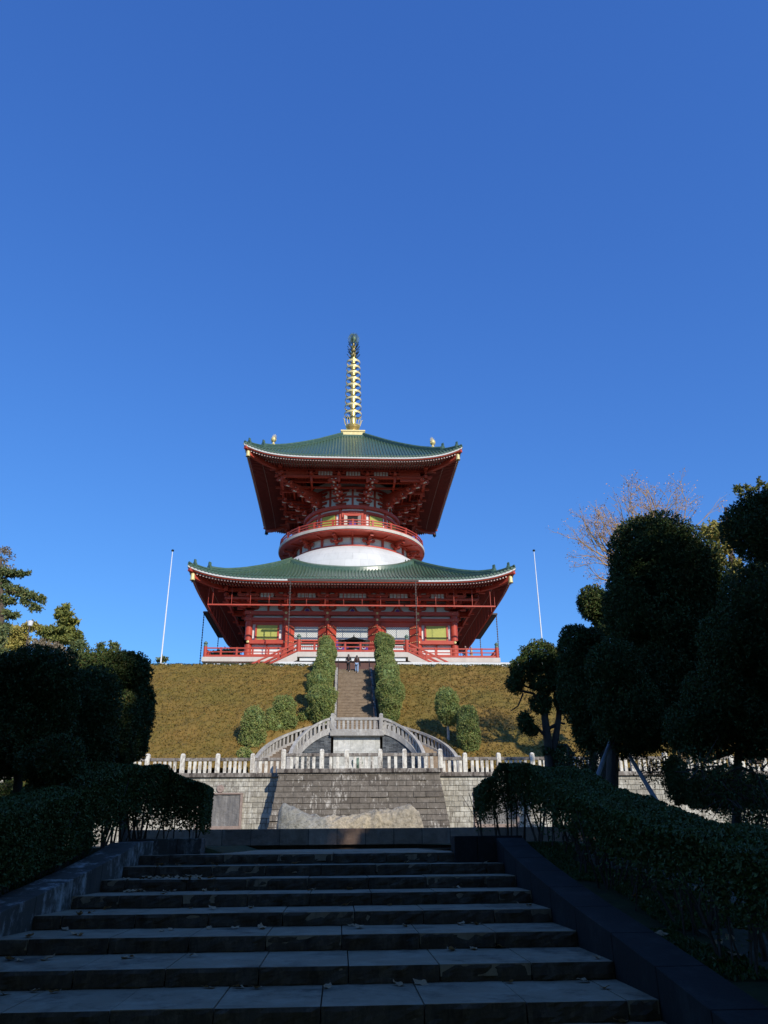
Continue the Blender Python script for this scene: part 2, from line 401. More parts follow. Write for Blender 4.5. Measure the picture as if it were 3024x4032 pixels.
def leaves(C, N, size, spread=1.0, aspect=.5, rng=RNG):
    """rhombic leaves at centres C pointing roughly along N"""
    n = len(C); d = N + rng.normal(0, spread, (n, 3)); d /= np.linalg.norm(d, axis=1)[:, None]+1e-9
    r = rng.normal(0, 1, (n, 3)); r = np.cross(d, r); r /= np.linalg.norm(r, axis=1)[:, None]+1e-9
    sz = (size*rng.uniform(.6, 1.4, n))[:, None]
    V = np.stack([C-d*sz*.5, C+r*sz*aspect*.5, C+d*sz*.5, C-r*sz*aspect*.5], 1).reshape(-1, 3)
    F = np.arange(n*4).reshape(-1, 4)
    return V, F
def sphere_grid(nu=28, nv=18):
    a = np.linspace(0, 2*PI, nu, endpoint=False); b = np.linspace(-PI/2+.05, PI/2-.05, nv)
    D = np.array([[math.cos(q)*math.cos(p), math.cos(q)*math.sin(p), math.sin(q)] for q in b for p in a])
    F = np.array([(j*nu+i, j*nu+(i+1) % nu, (j+1)*nu+(i+1) % nu, (j+1)*nu+i) for j in range(nv-1) for i in range(nu)])
    caps = [np.array([list(range(nu))[::-1]]), np.array([[(nv-1)*nu+i for i in range(nu)]])]
    return D, F, caps
SD, SF, SCAP = sphere_grid()
def squircle(D, e):
    """blunter than a sphere: e>2 boxes the shape"""
    n = (np.abs(D)**e).sum(1)**(1/e); return D/n[:, None]
def lobes_mesh(L, density, size, core=.88, bump=.1, bscale=1.6, e=2.3, aspect=.5, spread=.8, depth=.16, seed=0, rag=0.0, out=1.0):
    """L: list of (centre, radii[, tilt]) blobs -> V, F lists"""
    VV = []; FF = []; off = 0
    for li, (c, r) in enumerate(L):
        c = np.array(c, float); r = np.array(r, float) if hasattr(r, '__len__') else np.array([r]*3, float)
        if core:
            D = squircle(SD, e); P = D*r; nz = vnoise(P+c, bscale, seed) + .5*vnoise(P+c, bscale*2.7, seed+3)
            V = c + P*(core*(1+2.2*bump*nz))[:, None]
            VV.append(V); FF.append(SF+off); FF += [cp+off for cp in SCAP]; off += len(V)
        area = 4*PI*((r[0]*r[1])**1.6/3+(r[0]*r[2])**1.6/3+(r[1]*r[2])**1.6/3)**(1/1.6)
        nt_ = max(8, int(area*density/7)); K = 7     # sprays of seven leaflets fanning from each twig tip
        D = RNG.normal(0, 1, (nt_, 3)); D /= np.linalg.norm(D, axis=1)[:, None]; Dq = squircle(D, e)
        P = Dq*r; nz = vnoise(P+c, bscale, seed) + .5*vnoise(P+c, bscale*2.7, seed+3)
        hol = vnoise(P+c, bscale*1.9, seed+11); k_ = hol > -.52; P, nz, Dq = P[k_], nz[k_], Dq[k_]; hol = hol[k_]; nt_ = len(P)
        rad = (1+bump*nz)*(1-depth*RNG.uniform(0, 1, nt_)**1.6 - .10*np.clip(-hol-.1, 0, 1) + rag*RNG.normal(0, 1, nt_).clip(-1, 2.5) + (RNG.uniform(0, 1, nt_) < .012)*.05)
        C = c + P*rad[:, None]; N = Dq/r; N /= np.linalg.norm(N, axis=1)[:, None]
        TD = N + RNG.normal(0, spread*.55, N.shape); TD /= np.linalg.norm(TD, axis=1)[:, None]
        C = np.repeat(C, K, 0); TD = np.repeat(TD, K, 0); t_ = RNG.uniform(-.9, .55 if out < 1 else .9, len(C))[:, None]
        dd = TD*out + RNG.normal(0, .45, TD.shape); dd /= np.linalg.norm(dd, axis=1)[:, None]
        C = C + TD*t_*size*1.1 + dd*size*.5
        V, F = leaves(C, dd, size, .12, aspect); VV.append(V); FF.append(F+off); off += len(V)
        ni = int(area*density*.45); D = RNG.normal(0, 1, (ni, 3)); D /= np.linalg.norm(D, axis=1)[:, None]; Dq = squircle(D, e)   # inner foliage behind the hollows
        V, F = leaves(c+Dq*r*RNG.uniform(.62, .88, ni)[:, None], Dq, size*1.5, 1.0, aspect); VV.append(V); FF.append(F+off); off += len(V)
    return np.concatenate(VV), FF

# ------------------------------------------------------------------ ground
SY = [13.55, 12.95, 12.2, 11.35, 10.42, 9.45, 8.33, 7.3, 6.35, 5.4]   # front edges of the foreground steps
SXL, SXR, RISE, Z0 = -3.38, 2.56, .15, -.17
LAND_Z = Z0-RISE*len(SY)
def XL(y): return -3.17-.135*(13.55-y)     # the flight widens a little towards the viewer
def XR(y): return 2.53+.02*(13.55-y)
def stair_z(y):
    if y >= SY[0]: return Z0
    if y <= SY[-1]: return LAND_Z+.05
    return float(np.interp(y, SY[::-1], [Z0-RISE*i for i in range(len(SY))][::-1]))
HX0, HX1, HILL0, HILL1, ZT, ZP = -45, 52, 53.2, 69.4, 4.05, 14.3
def hill_z(y): return ZT+(ZP-ZT)*min(1, max(0, (y-HILL0)/(HILL1-HILL0)))
def gz(x, y):
    if y < 51.75:
        z = stair_z(y)
        side = (x < -5.6 or x > 3.7)
        if y > 22: return Z0-.03
        return z+(.12 if side else -.2 if y < SY[0]-.02 else -.03)
    if -6.1 < x < 8.3 and y < 58.8: return 3.9
    return hill_z(y)-.03
gx = [-900, -300, -120, -60, -45, -30, -22, -16, -12, -9, -7, -6.2, -6.0, -5.65, -5.55, -4.6, -4.0, -2, 0, 2, 3, 3.65, 3.75, 4, 5, 6.5, 8.2, 8.4, 10, 13, 17, 22, 30, 45, 60, 120, 300, 900]
gy = [-900, -300, -60, -20, -8, 0, 5.3, 5.5]+[SY[-1]+i*.6 for i in range(1, 15)]+[14.5, 16, 18, 21.9, 22.1, 26, 32, 40, 51.65, 51.8, 53.2, 57, 58.7, 58.9, 61, 65, 69.4, 72, 80, 100, 130, 200, 400, 1000, 3000]
gm = MB(); gm.add([(x, y, gz(x, y)) for y in gy for x in gx], [(j*len(gx)+i, j*len(gx)+i+1, (j+1)*len(gx)+i+1, (j+1)*len(gx)+i) for j in range(len(gy)-1) for i in range(len(gx)-1)])
tag(gm.build('ground', M['ground']), kind='structure')

def gz2(x, y):
    if y < 22 and (x < -2 or x > 1.6): return stair_z(y)+.12
    return gz(x, y)+.03
# clipped azalea carpet on the slope
def azalea():
    sx = np.concatenate([np.arange(HX0, -22, .5), np.arange(-22, 24, .13), np.arange(24, HX1, .5)])
    sy = np.arange(HILL0-.6, HILL1+.5, .12)
    X, Y = np.meshgrid(sx, sy); P = np.stack([X.ravel(), Y.ravel(), np.zeros(X.size)], 1)
    base = ZT+(ZP-ZT)*np.clip((P[:, 1]-HILL0)/(HILL1-HILL0), 0, 1)
    def hh(P):
        q = P.copy(); q[:, 1] *= 1.8
        a = vnoise(q, .75, 1); b = vnoise(q, 1.9, 2); c = vnoise(q, 4.5, 3)
        d = vnoise(q, 1.1, 7); return .36 + .10*a + .17*b - .34*np.clip(.22-np.abs(d), 0, 1)*2.2 + .06*c
    h = hh(P)
    gap = (P[:, 0] > -.75) & (P[:, 0] < 2.85) & (P[:, 1] > 56.5)
    def court(P): return ((P[:, 0] > -5.95) & (P[:, 0] < 8.15) & (P[:, 1] < 54.0)) | ((P[:, 0]+.72)**2+(P[:, 1]-54)**2 < 5.22**2) | ((P[:, 0]-2.95)**2+(P[:, 1]-54)**2 < 5.22**2) | ((P[:, 0] > -.9) & (P[:, 0] < 3.1) & (P[:, 1] < 58.6))
    pl = court(P)
    h = np.where(gap, -.3, h)
    P[:, 2] = np.where(pl, 3.5, base+h)
    nx = len(sx); idx = np.arange(len(P)).reshape(len(sy), nx)
    F = np.stack([idx[:-1, :-1], idx[:-1, 1:], idx[1:, 1:], idx[1:, :-1]], -1).reshape(-1, 4)
    n = 110000
    q = np.stack([RNG.uniform(-22, 24, n), RNG.uniform(HILL0-.4, HILL1+.4, n), np.zeros(n)], 1)
    ok = ~(((q[:, 0] > -.8) & (q[:, 0] < 2.9) & (q[:, 1] > 56.5)) | court(q))
    q = q[ok]; q[:, 2] = ZT+(ZP-ZT)*np.clip((q[:, 1]-HILL0)/(HILL1-HILL0), 0, 1)+hh(q)+RNG.uniform(-.05, .05, len(q))
    V, LF = leaves(q, np.tile([0, .75, .55], (len(q), 1)), .17, .38, .5)
    o = mesh_np('azalea_cover', np.concatenate([P, V]), [F, LF+len(P)], M['azalea'])
    tag(o, 'bronze and olive clipped azalea carpet covering the whole slope', 'shrubs', kind='stuff')
azalea()

# ------------------------------------------------------------------ foreground steps
def slab_row(xs, yf, yb, zt, h, inset=.0, rough=.02, seed=0):
    """stones side by side: smooth top, hewn front"""
    m = MB(); r = random.Random(seed)
    for x0, x1 in zip(xs[:-1], xs[1:]):
        x0 += .006; x1 -= .006; nu = max(4, int((x1-x0)/.07)); nv = 5; dz = r.uniform(-.003, .003); z = zt+dz
        dy = r.uniform(-.008, .008); ed = r.uniform(.2, 1)
        pts = []
        for j in range(nv+1):
            for i in range(nu+1):
                u, v = i/nu, j/nv; x = x0+(x1-x0)*u; zz = z-h+(h)*v
                d = 0
                if 0 < i < nu and 0 < j < nv: d = rough*(.5+vnoise(np.array([[x, zz, yf]]), 9, seed)[0]+.6*vnoise(np.array([[x, zz, yf]]), 21, seed+5)[0])
                if j == nv: zz -= .004*ed*(1+vnoise(np.array([[x, 0, yf]]), 14, seed)[0])
                pts.append((x, yf+dy-d, zz))
        m.add(pts, [(j*(nu+1)+i, j*(nu+1)+i+1, (j+1)*(nu+1)+i+1, (j+1)*(nu+1)+i) for j in range(nv) for i in range(nu)])
    t = MB()
    for x0, x1 in zip(xs[:-1], xs[1:]):
        x0 += .006; x1 -= .006; dz = r.uniform(-.003, .003)
        t.box(x0, x1, yf+.004, yb, zt-h*.6, zt+dz)
    return m, t
stair = empty('stone_staircase', (0, 8, Z0), 'wide flight of dark stone steps in shade at the foot of the photo', 'steps')
for i, y in enumerate(SY):
    back = SY[i-1]-.02 if i else 15.2
    w = .84 if i % 2 else .86; off = random.uniform(0, w)
    xs = [XL(y)]; x = XL(y)+w*.35+off*.6
    while x < XR(y)-.25: xs.append(x); x += w*random.choice((1, 1, 1, 1.02, .97))
    xs.append(XR(y))
    fr, tp = slab_row(xs, y, back+.06, Z0-RISE*i, RISE+.02, seed=i+3)
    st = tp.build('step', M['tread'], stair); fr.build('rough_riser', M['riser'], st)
# landing slabs
pv = MB(); r = random.Random(5)
for j in range(8):
    for i in range(8):
        x = -3.4+i*.86+(j % 2)*.3; pv.box(x+.006, x+.854, 15.22+j*.84, 15.22+j*.84+.83, Z0-.1, Z0+.003*r.random())
tag(pv.build('path', M['tread']), kind='structure')
pv = MB(); pv.box(-4.5, 3.6, -8, SY[-1]+.5, LAND_Z-.1, LAND_Z); tag(pv.build('pavement', M['tread']), kind='structure')

def kerb(side, label, mat):
    """sloping side kerb of cut blocks with a short return at its head"""
    XI = XL if side < 0 else XR; yr = 14.15 if side < 0 else 13.46
    e = empty('side_kerb', (XI(10)+side*.44, 10, Z0), label, 'kerb')
    ys = [4.2]+SY[::-1]; ys[-1] = 13.45
    if side < 0: ys.append(yr-.01)
    HK = .24 if side > 0 else .21
    for k in range(len(ys)-1):
        ya, yb = ys[k]+.005, ys[k+1]-.005
        za, zb = stair_z(ya)+HK, stair_z(yb)+HK
        if ya < SY[-1]: za = LAND_Z+.05+(ya-SY[-1])*.16+HK
        P = []
        for y, z in ((ya, za), (yb, zb)):
            a, b = sorted((XI(y), XI(y)+side*.44)); P += [(a, y, z-.85), (b, y, z-.85), (b, y, z), (a, y, z)]
        m = MB(); m.add(P, [(0, 1, 2, 3), (7, 6, 5, 4), (0, 4, 5, 1), (1, 5, 6, 2), (2, 6, 7, 3), (3, 7, 4, 0)]); m.build('kerb_block', mat, e, bevel=.008)
    xi = XI(yr); ret = .78 if side < 0 else .68
    a, b = (xi-.44, xi+ret) if side < 0 else (xi-ret, xi+.44)
    for k in range(3):
        m = MB(); m.box(a+(b-a)*k/3+.003, a+(b-a)*(k+1)/3-.003, yr, yr+.44, Z0-.3, Z0+.245); m.build('return_block', mat, e, bevel=.008)
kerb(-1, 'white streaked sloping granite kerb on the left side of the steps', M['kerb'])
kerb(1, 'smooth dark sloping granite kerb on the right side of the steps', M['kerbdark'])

pp = MB(); 
pa = empty('low_parapet', (.3, 22, Z0), 'long low brown stone parapet in front of the boulder', 'low wall')
m = MB(); m.box(-5.6, 9.5, 22, 22.45, Z0+.10, Z0+.50); m.build('coping', M['parapet'], pa, bevel=.015)
m = MB(); m.box(-5.5, 9.4, 22.13, 22.4, Z0-.2, Z0+.11); m.build('plinth', M['riser'], pa)

# boulder
def boulder():
    nu, nv = 200, 70
    prof = [(-1.0, .0), (-.985, .78), (-.93, 1.0), (-.85, .97), (-.72, .88), (-.55, .78), (-.35, .74), (-.1, .71), (.12, .72), (.35, .80), (.55, .90), (.72, .99), (.82, 1.0), (.93, .84), (.985, .5), (1.0, 0)]
    px, pz = zip(*prof); P = []
    for j in range(nv+1):
        for i in range(nu+1):
            s = -1+2*i/nu; h = np.interp(s, px, pz); a = PI*j/nv
            yy = -math.cos(a); zz = max(0, math.sin(a))**.55
            wd = (1-abs(s)**6)**.5*.85
            P.append((s*2.78, yy*wd*(1.0 if yy > 0 else .8), zz*h*1.60-.06))
    P = np.array(P); N = vnoise(P, .9, 4)*.2-np.abs(vnoise(P, 2.2, 5))*.16+vnoise(P, 6, 6)*.05-np.abs(vnoise(P, 11, 7))*.035
    c = P*np.array([.3, 1, 1]); c /= np.linalg.norm(c, axis=1)[:, None]+1e-6
    k = np.minimum(1, (1-np.abs(P[:, 0]/2.78))*8)[:, None]
    P += c*N[:, None]*k
    P[:, 2] = np.maximum(P[:, 2], -.1)
    P += np.array([.42, 31, Z0])
    idx = np.arange(len(P)).reshape(nv+1, nu+1); F = np.stack([idx[:-1, :-1], idx[:-1, 1:], idx[1:, 1:], idx[1:, :-1]], -1).reshape(-1, 4)
    o = mesh_np('boulder', P, [F], M['boulder'], smooth=False, origin=(.42, 31, Z0))
    tag(o, 'long saddle shaped boulder, blue grey at one end and ochre in the middle', 'boulder')
boulder()

# ------------------------------------------------------------------ terrace walls and balustrades
AX = 1.17
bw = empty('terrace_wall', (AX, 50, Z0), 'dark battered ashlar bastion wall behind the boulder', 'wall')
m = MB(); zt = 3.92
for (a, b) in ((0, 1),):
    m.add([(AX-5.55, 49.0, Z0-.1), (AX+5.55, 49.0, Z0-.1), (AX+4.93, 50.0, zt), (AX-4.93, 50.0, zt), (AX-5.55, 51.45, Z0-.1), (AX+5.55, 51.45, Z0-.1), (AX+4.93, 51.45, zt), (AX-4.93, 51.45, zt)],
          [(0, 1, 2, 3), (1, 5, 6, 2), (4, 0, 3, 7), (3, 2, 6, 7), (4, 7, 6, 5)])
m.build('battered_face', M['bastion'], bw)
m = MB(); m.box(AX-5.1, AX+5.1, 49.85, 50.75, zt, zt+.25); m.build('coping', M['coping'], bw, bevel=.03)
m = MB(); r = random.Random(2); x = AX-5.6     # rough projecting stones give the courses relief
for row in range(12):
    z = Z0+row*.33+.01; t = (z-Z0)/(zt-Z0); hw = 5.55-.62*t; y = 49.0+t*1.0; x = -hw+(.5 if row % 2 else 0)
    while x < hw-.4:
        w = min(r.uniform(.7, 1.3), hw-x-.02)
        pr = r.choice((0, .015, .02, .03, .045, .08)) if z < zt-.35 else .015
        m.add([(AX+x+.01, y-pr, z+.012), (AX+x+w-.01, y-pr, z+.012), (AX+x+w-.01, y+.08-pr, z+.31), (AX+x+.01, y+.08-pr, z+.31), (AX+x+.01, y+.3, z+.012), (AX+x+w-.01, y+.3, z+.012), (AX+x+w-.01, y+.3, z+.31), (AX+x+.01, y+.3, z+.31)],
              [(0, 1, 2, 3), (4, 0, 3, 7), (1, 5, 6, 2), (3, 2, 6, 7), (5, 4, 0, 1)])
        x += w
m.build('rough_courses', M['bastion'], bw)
for sd, lab in ((-1, 'pale lichened block wall with bronze plaque on the left of the bastion'), (1, 'pale lichened block wall on the right of the bastion, partly behind the trees')):
    e = empty('terrace_wall', (AX+sd*6, 51.5, Z0), lab, 'wall')
    a, b = sorted((AX+sd*4.0, AX+sd*48))
    m = MB(); m.box(a, b, 51.5, 52.2, Z0-.2, 3.8); m.build('block_face', M['wall'], e)
    m = MB(); x = min(a, b); m.box(a, b, 51.34, 52.3, 3.8, 4.05); m.build('coping', M['coping'], e, bevel=.02)
    m = MB(); r = random.Random(9+sd)
    for row in range(12):
        z = Z0+row*.31; x = AX+sd*4.2; n = 0
        while abs(x-AX) < 20:
            w = r.uniform(.45, .8)
            if r.random() < .6 and not (abs(x-AX) > 7.0 and abs(x-AX) < 11.0 and z > .3 and z < 3.4):
                p = r.uniform(.015, .05); xa, xb = sorted((x, x+sd*w)); m.box(xa+.015, xb-.015, 51.5-p, 51.6, z+.015, z+.295)
            x += sd*w
    m.build('rough_blocks', M['wall'], e)
    # framed relief plaque
    xc = AX+sd*8.65
    pq = empty('relief_plaque', (xc, 51.4, 2), 'grey bronze relief in a reddish granite frame on the %s wall' % ('left' if sd < 0 else 'right'), 'plaque')
    m = MB(); w, h0, h1 = 1.42, .95, 2.78
    m.box(xc-w, xc-w+.16, 51.36, 51.5, h0, h1); m.box(xc+w-.16, xc+w, 51.36, 51.5, h0, h1); m.box(xc-w, xc+w, 51.33, 51.5, h0-.2, h0); m.box(xc-w, xc+w, 51.34, 51.5, h1, h1+.1)
    m.build('frame', M['redgranite'], pq, bevel=.01)
    m = MB()
    def rel(u, v, xc=xc, w=w, h0=h0, h1=h1):
        x = xc-w+.16+(2*w-.32)*u; z = h0+(h1-h0)*v; d = .05*vnoise(np.array([[x*2.6, 0, z*1.1]]), 1, 8)[0]+.02*vnoise(np.array([[x, 0, z]]), 6, 9)[0]
        return (x, 51.44+d, z)
    m.grid(rel, 40, 24); m.build('relief_panel', M['plaque'], pq, smooth=True)
    m = MB(); m.prism([(xc-.9, h1+.1), (xc+.9, h1+.1), (xc+.62, h1+.4), (xc+.25, h1+.62), (xc-.25, h1+.62), (xc-.62, h1+.4)], 51.38, 51.5); m.build('arched_crest', M['wall'], pq)
    m = MB(); m.lathe([(.02, 0), (.2, 0), (.24, .04), (.2, .08), (.1, .07), (.02, .1)], n=20)
    m.v = [(xc+x, 51.38-z, h1+.33+y) for x, y, z in m.v]; m.build('crest_medallion', M['redgranite'], pq)

def post_mb(x, y, z, h, w=.28, head='pyr', a=0):
    m = MB(); c, s = math.cos(a), math.sin(a)
    m.T = lambda p: (x+p[0]*c-p[1]*s, y+p[0]*s+p[1]*c, z+p[2])
    m.box(-w/2, w/2, -w/2, w/2, 0, h*.86)
    m.lathe([(w*.705*.86, h*.86), (w*.705, h*.87), (w*.705, h*.92), (w*.4, h), (0.01, h*1.005)], n=4, a0=PI/4, a1=PI/4+2*PI)
    m.box(-w*.26, w*.26, -w/2-.015, w/2+.015, h*.12, h*.72)
    return m
def balustrade(label, P0, P1, z, posts, per, mat='baluster', h=.98, hp=1.25, group=None, bw_=.19, name='stone_balustrade', railmat='coping_pale'):
    """straight run between P0, P1; posts = list of fractions"""
    P0 = Vector((P0[0], P0[1], z)); P1 = Vector((P1[0], P1[1], z)); d = P1-P0; L = d.length; a = math.atan2(d.y, d.x)
    e = empty(name, (P0+P1)/2, label, 'balustrade', group)
    for t in posts:
        p = P0+d*t; post_mb(p.x, p.y, z, hp, a=a).build('post', M[mat], e, bevel=.02)
    for t0, t1 in zip(posts[:-1], posts[1:]):
        q0 = P0+d*t0+d.normalized()*.15; q1 = P0+d*t1-d.normalized()*.15; sg = (q1-q0)
        m = MB(); m.beam(q0+Vector((0, 0, h-.09)), q1+Vector((0, 0, h-.09)), .24, .19); m.build('top_rail', M[railmat], e, bevel=.02)
        n = max(1, round(sg.length/.36)-1) if per is None else per
        for k in range(n):
            c = q0+sg*((k+1)/(n+1)); m = MB(); ca, sa = math.cos(a), math.sin(a)
            m.T = lambda p, c=c: (c.x+p[0]*ca-p[1]*sa, c.y+p[0]*sa+p[1]*ca, c.z+p[2])
            m.box(-bw_/2, bw_/2, -.075, .075, -.01, h-.17); m.build('baluster', M[mat], e, bevel=.012)
    return e
px_posts = [-3.55, -1.18, .36, 2.45, 3.97, 6.22]
x0, x1 = px_posts[0], px_posts[-1]
balustrade('weathered white balustrade on top of the dark bastion', (x0, 50.15), (x1, 50.15), 4.17, [(p-x0)/(x1-x0) for p in px_posts], None, h=.92, hp=1.18, railmat='coping')
lp = [-5.6-2.2*i for i in range(14)]
balustrade('lichened white balustrade on the wall left of the bastion', (lp[-1], 51.62), (lp[0], 51.62), 4.05, [i/13 for i in range(14)], 5, railmat='coping', h=.92, hp=1.2)
e = bpy.data.objects[[o.name for o in bpy.data.objects if o.get('label', '').startswith('lichened white balustrade')][0]]
m = MB(); m.beam((-5.45, 51.62, 4.05+.83), (-3.75, 51.62, 4.05+.83), .24, .19); m.build('top_rail', M['coping'], e, bevel=.02)
for k in range(4):
    m = MB(); x = -5.1+k*.36; m.box(x-.095, x+.095, 51.545, 51.695, 4.04, 4.8); m.build('baluster', M['baluster'], e, bevel=.012)
rp = [8.0+2.2*i for i in range(11)]
e2 = balustrade('lichened white balustrade on the wall right of the bastion behind the trees', (rp[0], 51.62), (rp[-1], 51.62), 4.05, [i/10 for i in range(11)], 5, railmat='coping', h=.92, hp=1.2)
m = MB(); m.beam((6.3, 51.62, 4.05+.83), (7.85, 51.62, 4.05+.83), .24, .19); m.build('top_rail', M['coping'], e2, bevel=.02)
for k in range(4):
    m = MB(); x = 6.62+k*.36; m.box(x-.095, x+.095, 51.545, 51.695, 4.04, 4.8); m.build('baluster', M['baluster'], e2, bevel=.012)

# terrace floor
m = MB(); m.box(AX-5, AX+5, 50.7, 52.25, 3.7, 4.0); m.box(-6.0, 8.2, 52.25, 54.3, 3.7, 4.02)
tag(m.build('terrace', M['coping_pale']), kind='structure')

# fountain niche with upper platform
PXL, PXR, YF, ZU = -.72, 2.95, 56.9, 7.36
fo = empty('wall_fountain', ((PXL+PXR)/2, YF, 4.0), 'pale marble fountain niche under the upper stair platform', 'fountain')
m = MB(); m.box(PXL+.18, PXR-.18, YF-.1, YF+1.0, 4.0, 6.92); m.build('marble_back', M['marble'], fo)
m = MB(); m.box(PXL-.08, PXR+.08, YF-.5, YF+1.2, 6.92, 7.22); m.box(PXL, PXR, YF-.42, YF+1.2, 7.22, ZU+.02); m.build('platform_slab', M['coping_pale'], fo, bevel=.03)
m = MB(); m.box(PXL+.05, PXR-.05, YF-1.4, YF-.1, 4.0, 4.5); m.box(PXL+.2, PXR-.2, YF-1.25, YF-.12, 4.5, 4.53); m.build('basin', M['coping_pale'], fo, bevel=.03)
m = MB(); m.lathe([(.03, -.36), (.22, -.30), (.34, -.1), (.36, .1), (.26, .3), (.1, .38), (.01, .4)], n=18)
m.v = [(1.16+x*(1+.12*math.sin(9*z)), YF-.12+y*.8*(1 if y < 0 else .1), 5.05+z+.03*math.sin(12*x)) for x, y, z in m.v]
sp = m.build('lion_head_spout', M['patina'], fo, smooth=True)
m = MB(); 
for sx in (-1, 1): m.lathe([(.01, -.08), (.08, 0), (.01, .09)], c=(1.16+sx*.24, YF-.3), n=8)
m.v = [(x, y, z+5.36) for x, y, z in m.v]; m.build('ear', M['patina'], sp)
m = MB(); m.lathe([(.01, -.1), (.1, -.06), (.12, .02), (.05, .09), (.01, .1)], c=(1.16, YF-.42), n=10); m.v = [(x, y, z+4.98) for x, y, z in m.v]; m.build('muzzle', M['patina'], sp)
balustrade('grey balustrade across the front of the upper platform over the fountain', (PXL+.1, YF-.28), (PXR-.1, YF-.28), ZU+.02, [0, 1], 9, mat='coping_pale', h=.82, hp=1.12, bw_=.17)
m = MB(); m.box(PXL, PXR, YF+1.1, 58.4, 6.6, ZU); m.box(PXL-.2, PXR+.2, YF+.9, 58.6, 4.0, 6.6)
tag(m.build('landing_pavement', M['stair']), kind='structure')

def curved(side):
    cx = PXL if side < 0 else PXR; cy = 54.0; nm = 'left' if side < 0 else 'right'
    RI, RO = 2.75, 5.0
    def pt(R, f, z=0): a = f*PI/2; return Vector((cx+side*R*math.sin(a), cy+R*math.cos(a), z))
    def zw(f): return ZU-3.25*f**1.5
    e = empty('curved_staircase', (cx+side*3.5, 55, 4.0), 'curved stone stair sweeping up the %s side of the fountain' % nm, 'stairs')
    n = 22
    for k in range(n):
        f0, f1 = k/n, (k+1)/n; z = zw((k+1)/n); m = MB()
        a, b, c, d = pt(RI+.1, f0), pt(RO-.1, f0), pt(RO-.1, f1), pt(RI+.1, f1)
        m.add([(p.x, p.y, zz) for zz in (3.9, z) for p in (a, b, c, d)], [(0, 1, 2, 3), (4, 5, 6, 7), (0, 1, 5, 4), (1, 2, 6, 5), (2, 3, 7, 6), (3, 0, 4, 7)])
        m.build('step', M['stair'], e)
    for R, inner in ((RI, True), (RO, False)):
        N = 28; m = MB()   # slate retaining face and stone string
        for k in range(N):
            f0, f1 = k/N, (k+1)/N; a0, a1 = pt(R-.1, f0), pt(R-.1, f1); b0, b1 = pt(R+.1, f0), pt(R+.1, f1)
            z0, z1 = zw(f0)-.22, zw(f1)-.22
            m.add([(a0.x, a0.y, 3.9), (a1.x, a1.y, 3.9), (a1.x, a1.y, z1), (a0.x, a0.y, z0), (b0.x, b0.y, 3.9), (b1.x, b1.y, 3.9), (b1.x, b1.y, z1), (b0.x, b0.y, z0)], [(0, 1, 2, 3), (4, 7, 6, 5), (3, 2, 6, 7)])
        m.build('slate_face', M['slate'], e)
        m = MB()
        for k in range(N):
            f0, f1 = k/N, (k+1)/N; q = [pt(R-.17, f0), pt(R-.17, f1), pt(R+.17, f1), pt(R+.17, f0)]; zz = [zw(f0), zw(f1), zw(f1), zw(f0)]
            m.add([(p.x, p.y, z-.32) for p, z in zip(q, zz)]+[(p.x, p.y, z+.12) for p, z in zip(q, zz)], [(0, 1, 2, 3), (4, 5, 6, 7), (0, 1, 5, 4), (2, 3, 7, 6)])
        m.build('stone_string', M['coping_pale'], e, smooth=True)
        b = empty('curved_balustrade', pt(R, .5, 5.5), '%s curved grey balustrade on the %s stair' % ('inner' if inner else 'outer', nm), 'balustrade')
        m = MB()
        for k in range(N):
            f0, f1 = k/N, (k+1)/N; q = [pt(R-.13, f0), pt(R-.13, f1), pt(R+.13, f1), pt(R+.13, f0)]; zz = [zw(f0), zw(f1), zw(f1), zw(f0)]
            m.add([(p.x, p.y, z+.68) for p, z in zip(q, zz)]+[(p.x, p.y, z+.85) for p, z in zip(q, zz)], [(3, 2, 1, 0), (4, 5, 6, 7), (0, 1, 5, 4), (2, 3, 7, 6)])
        m.build('top_rail', M['coping_pale'], b, smooth=True)
        nb = 13 if inner else 22
        for k in range(nb):
            f = (k+.7)/(nb+.4); p = pt(R, f); a = -side*f*PI/2; ca, sa = math.cos(a), math.sin(a); z = zw(f)
            m = MB(); m.T = lambda q, p=p, ca=ca, sa=sa, z=z: (p.x+q[0]*ca-q[1]*sa, p.y+q[0]*sa+q[1]*ca, z+q[2])
            m.box(-.085, .085, -.075, .075, .05, .7); m.build('baluster', M['coping_pale'], b, bevel=.01)
        p = pt(R, 1.0); post_mb(p.x, p.y-.12, 4.0, 1.3, w=.3).build('post', M['coping_pale'], b, bevel=.02)
        if not inner: p = pt(R, 0); post_mb(p.x, p.y, ZU, 1.3, w=.3).build('post', M['coping_pale'], b, bevel=.02)
curved(-1); curved(1)

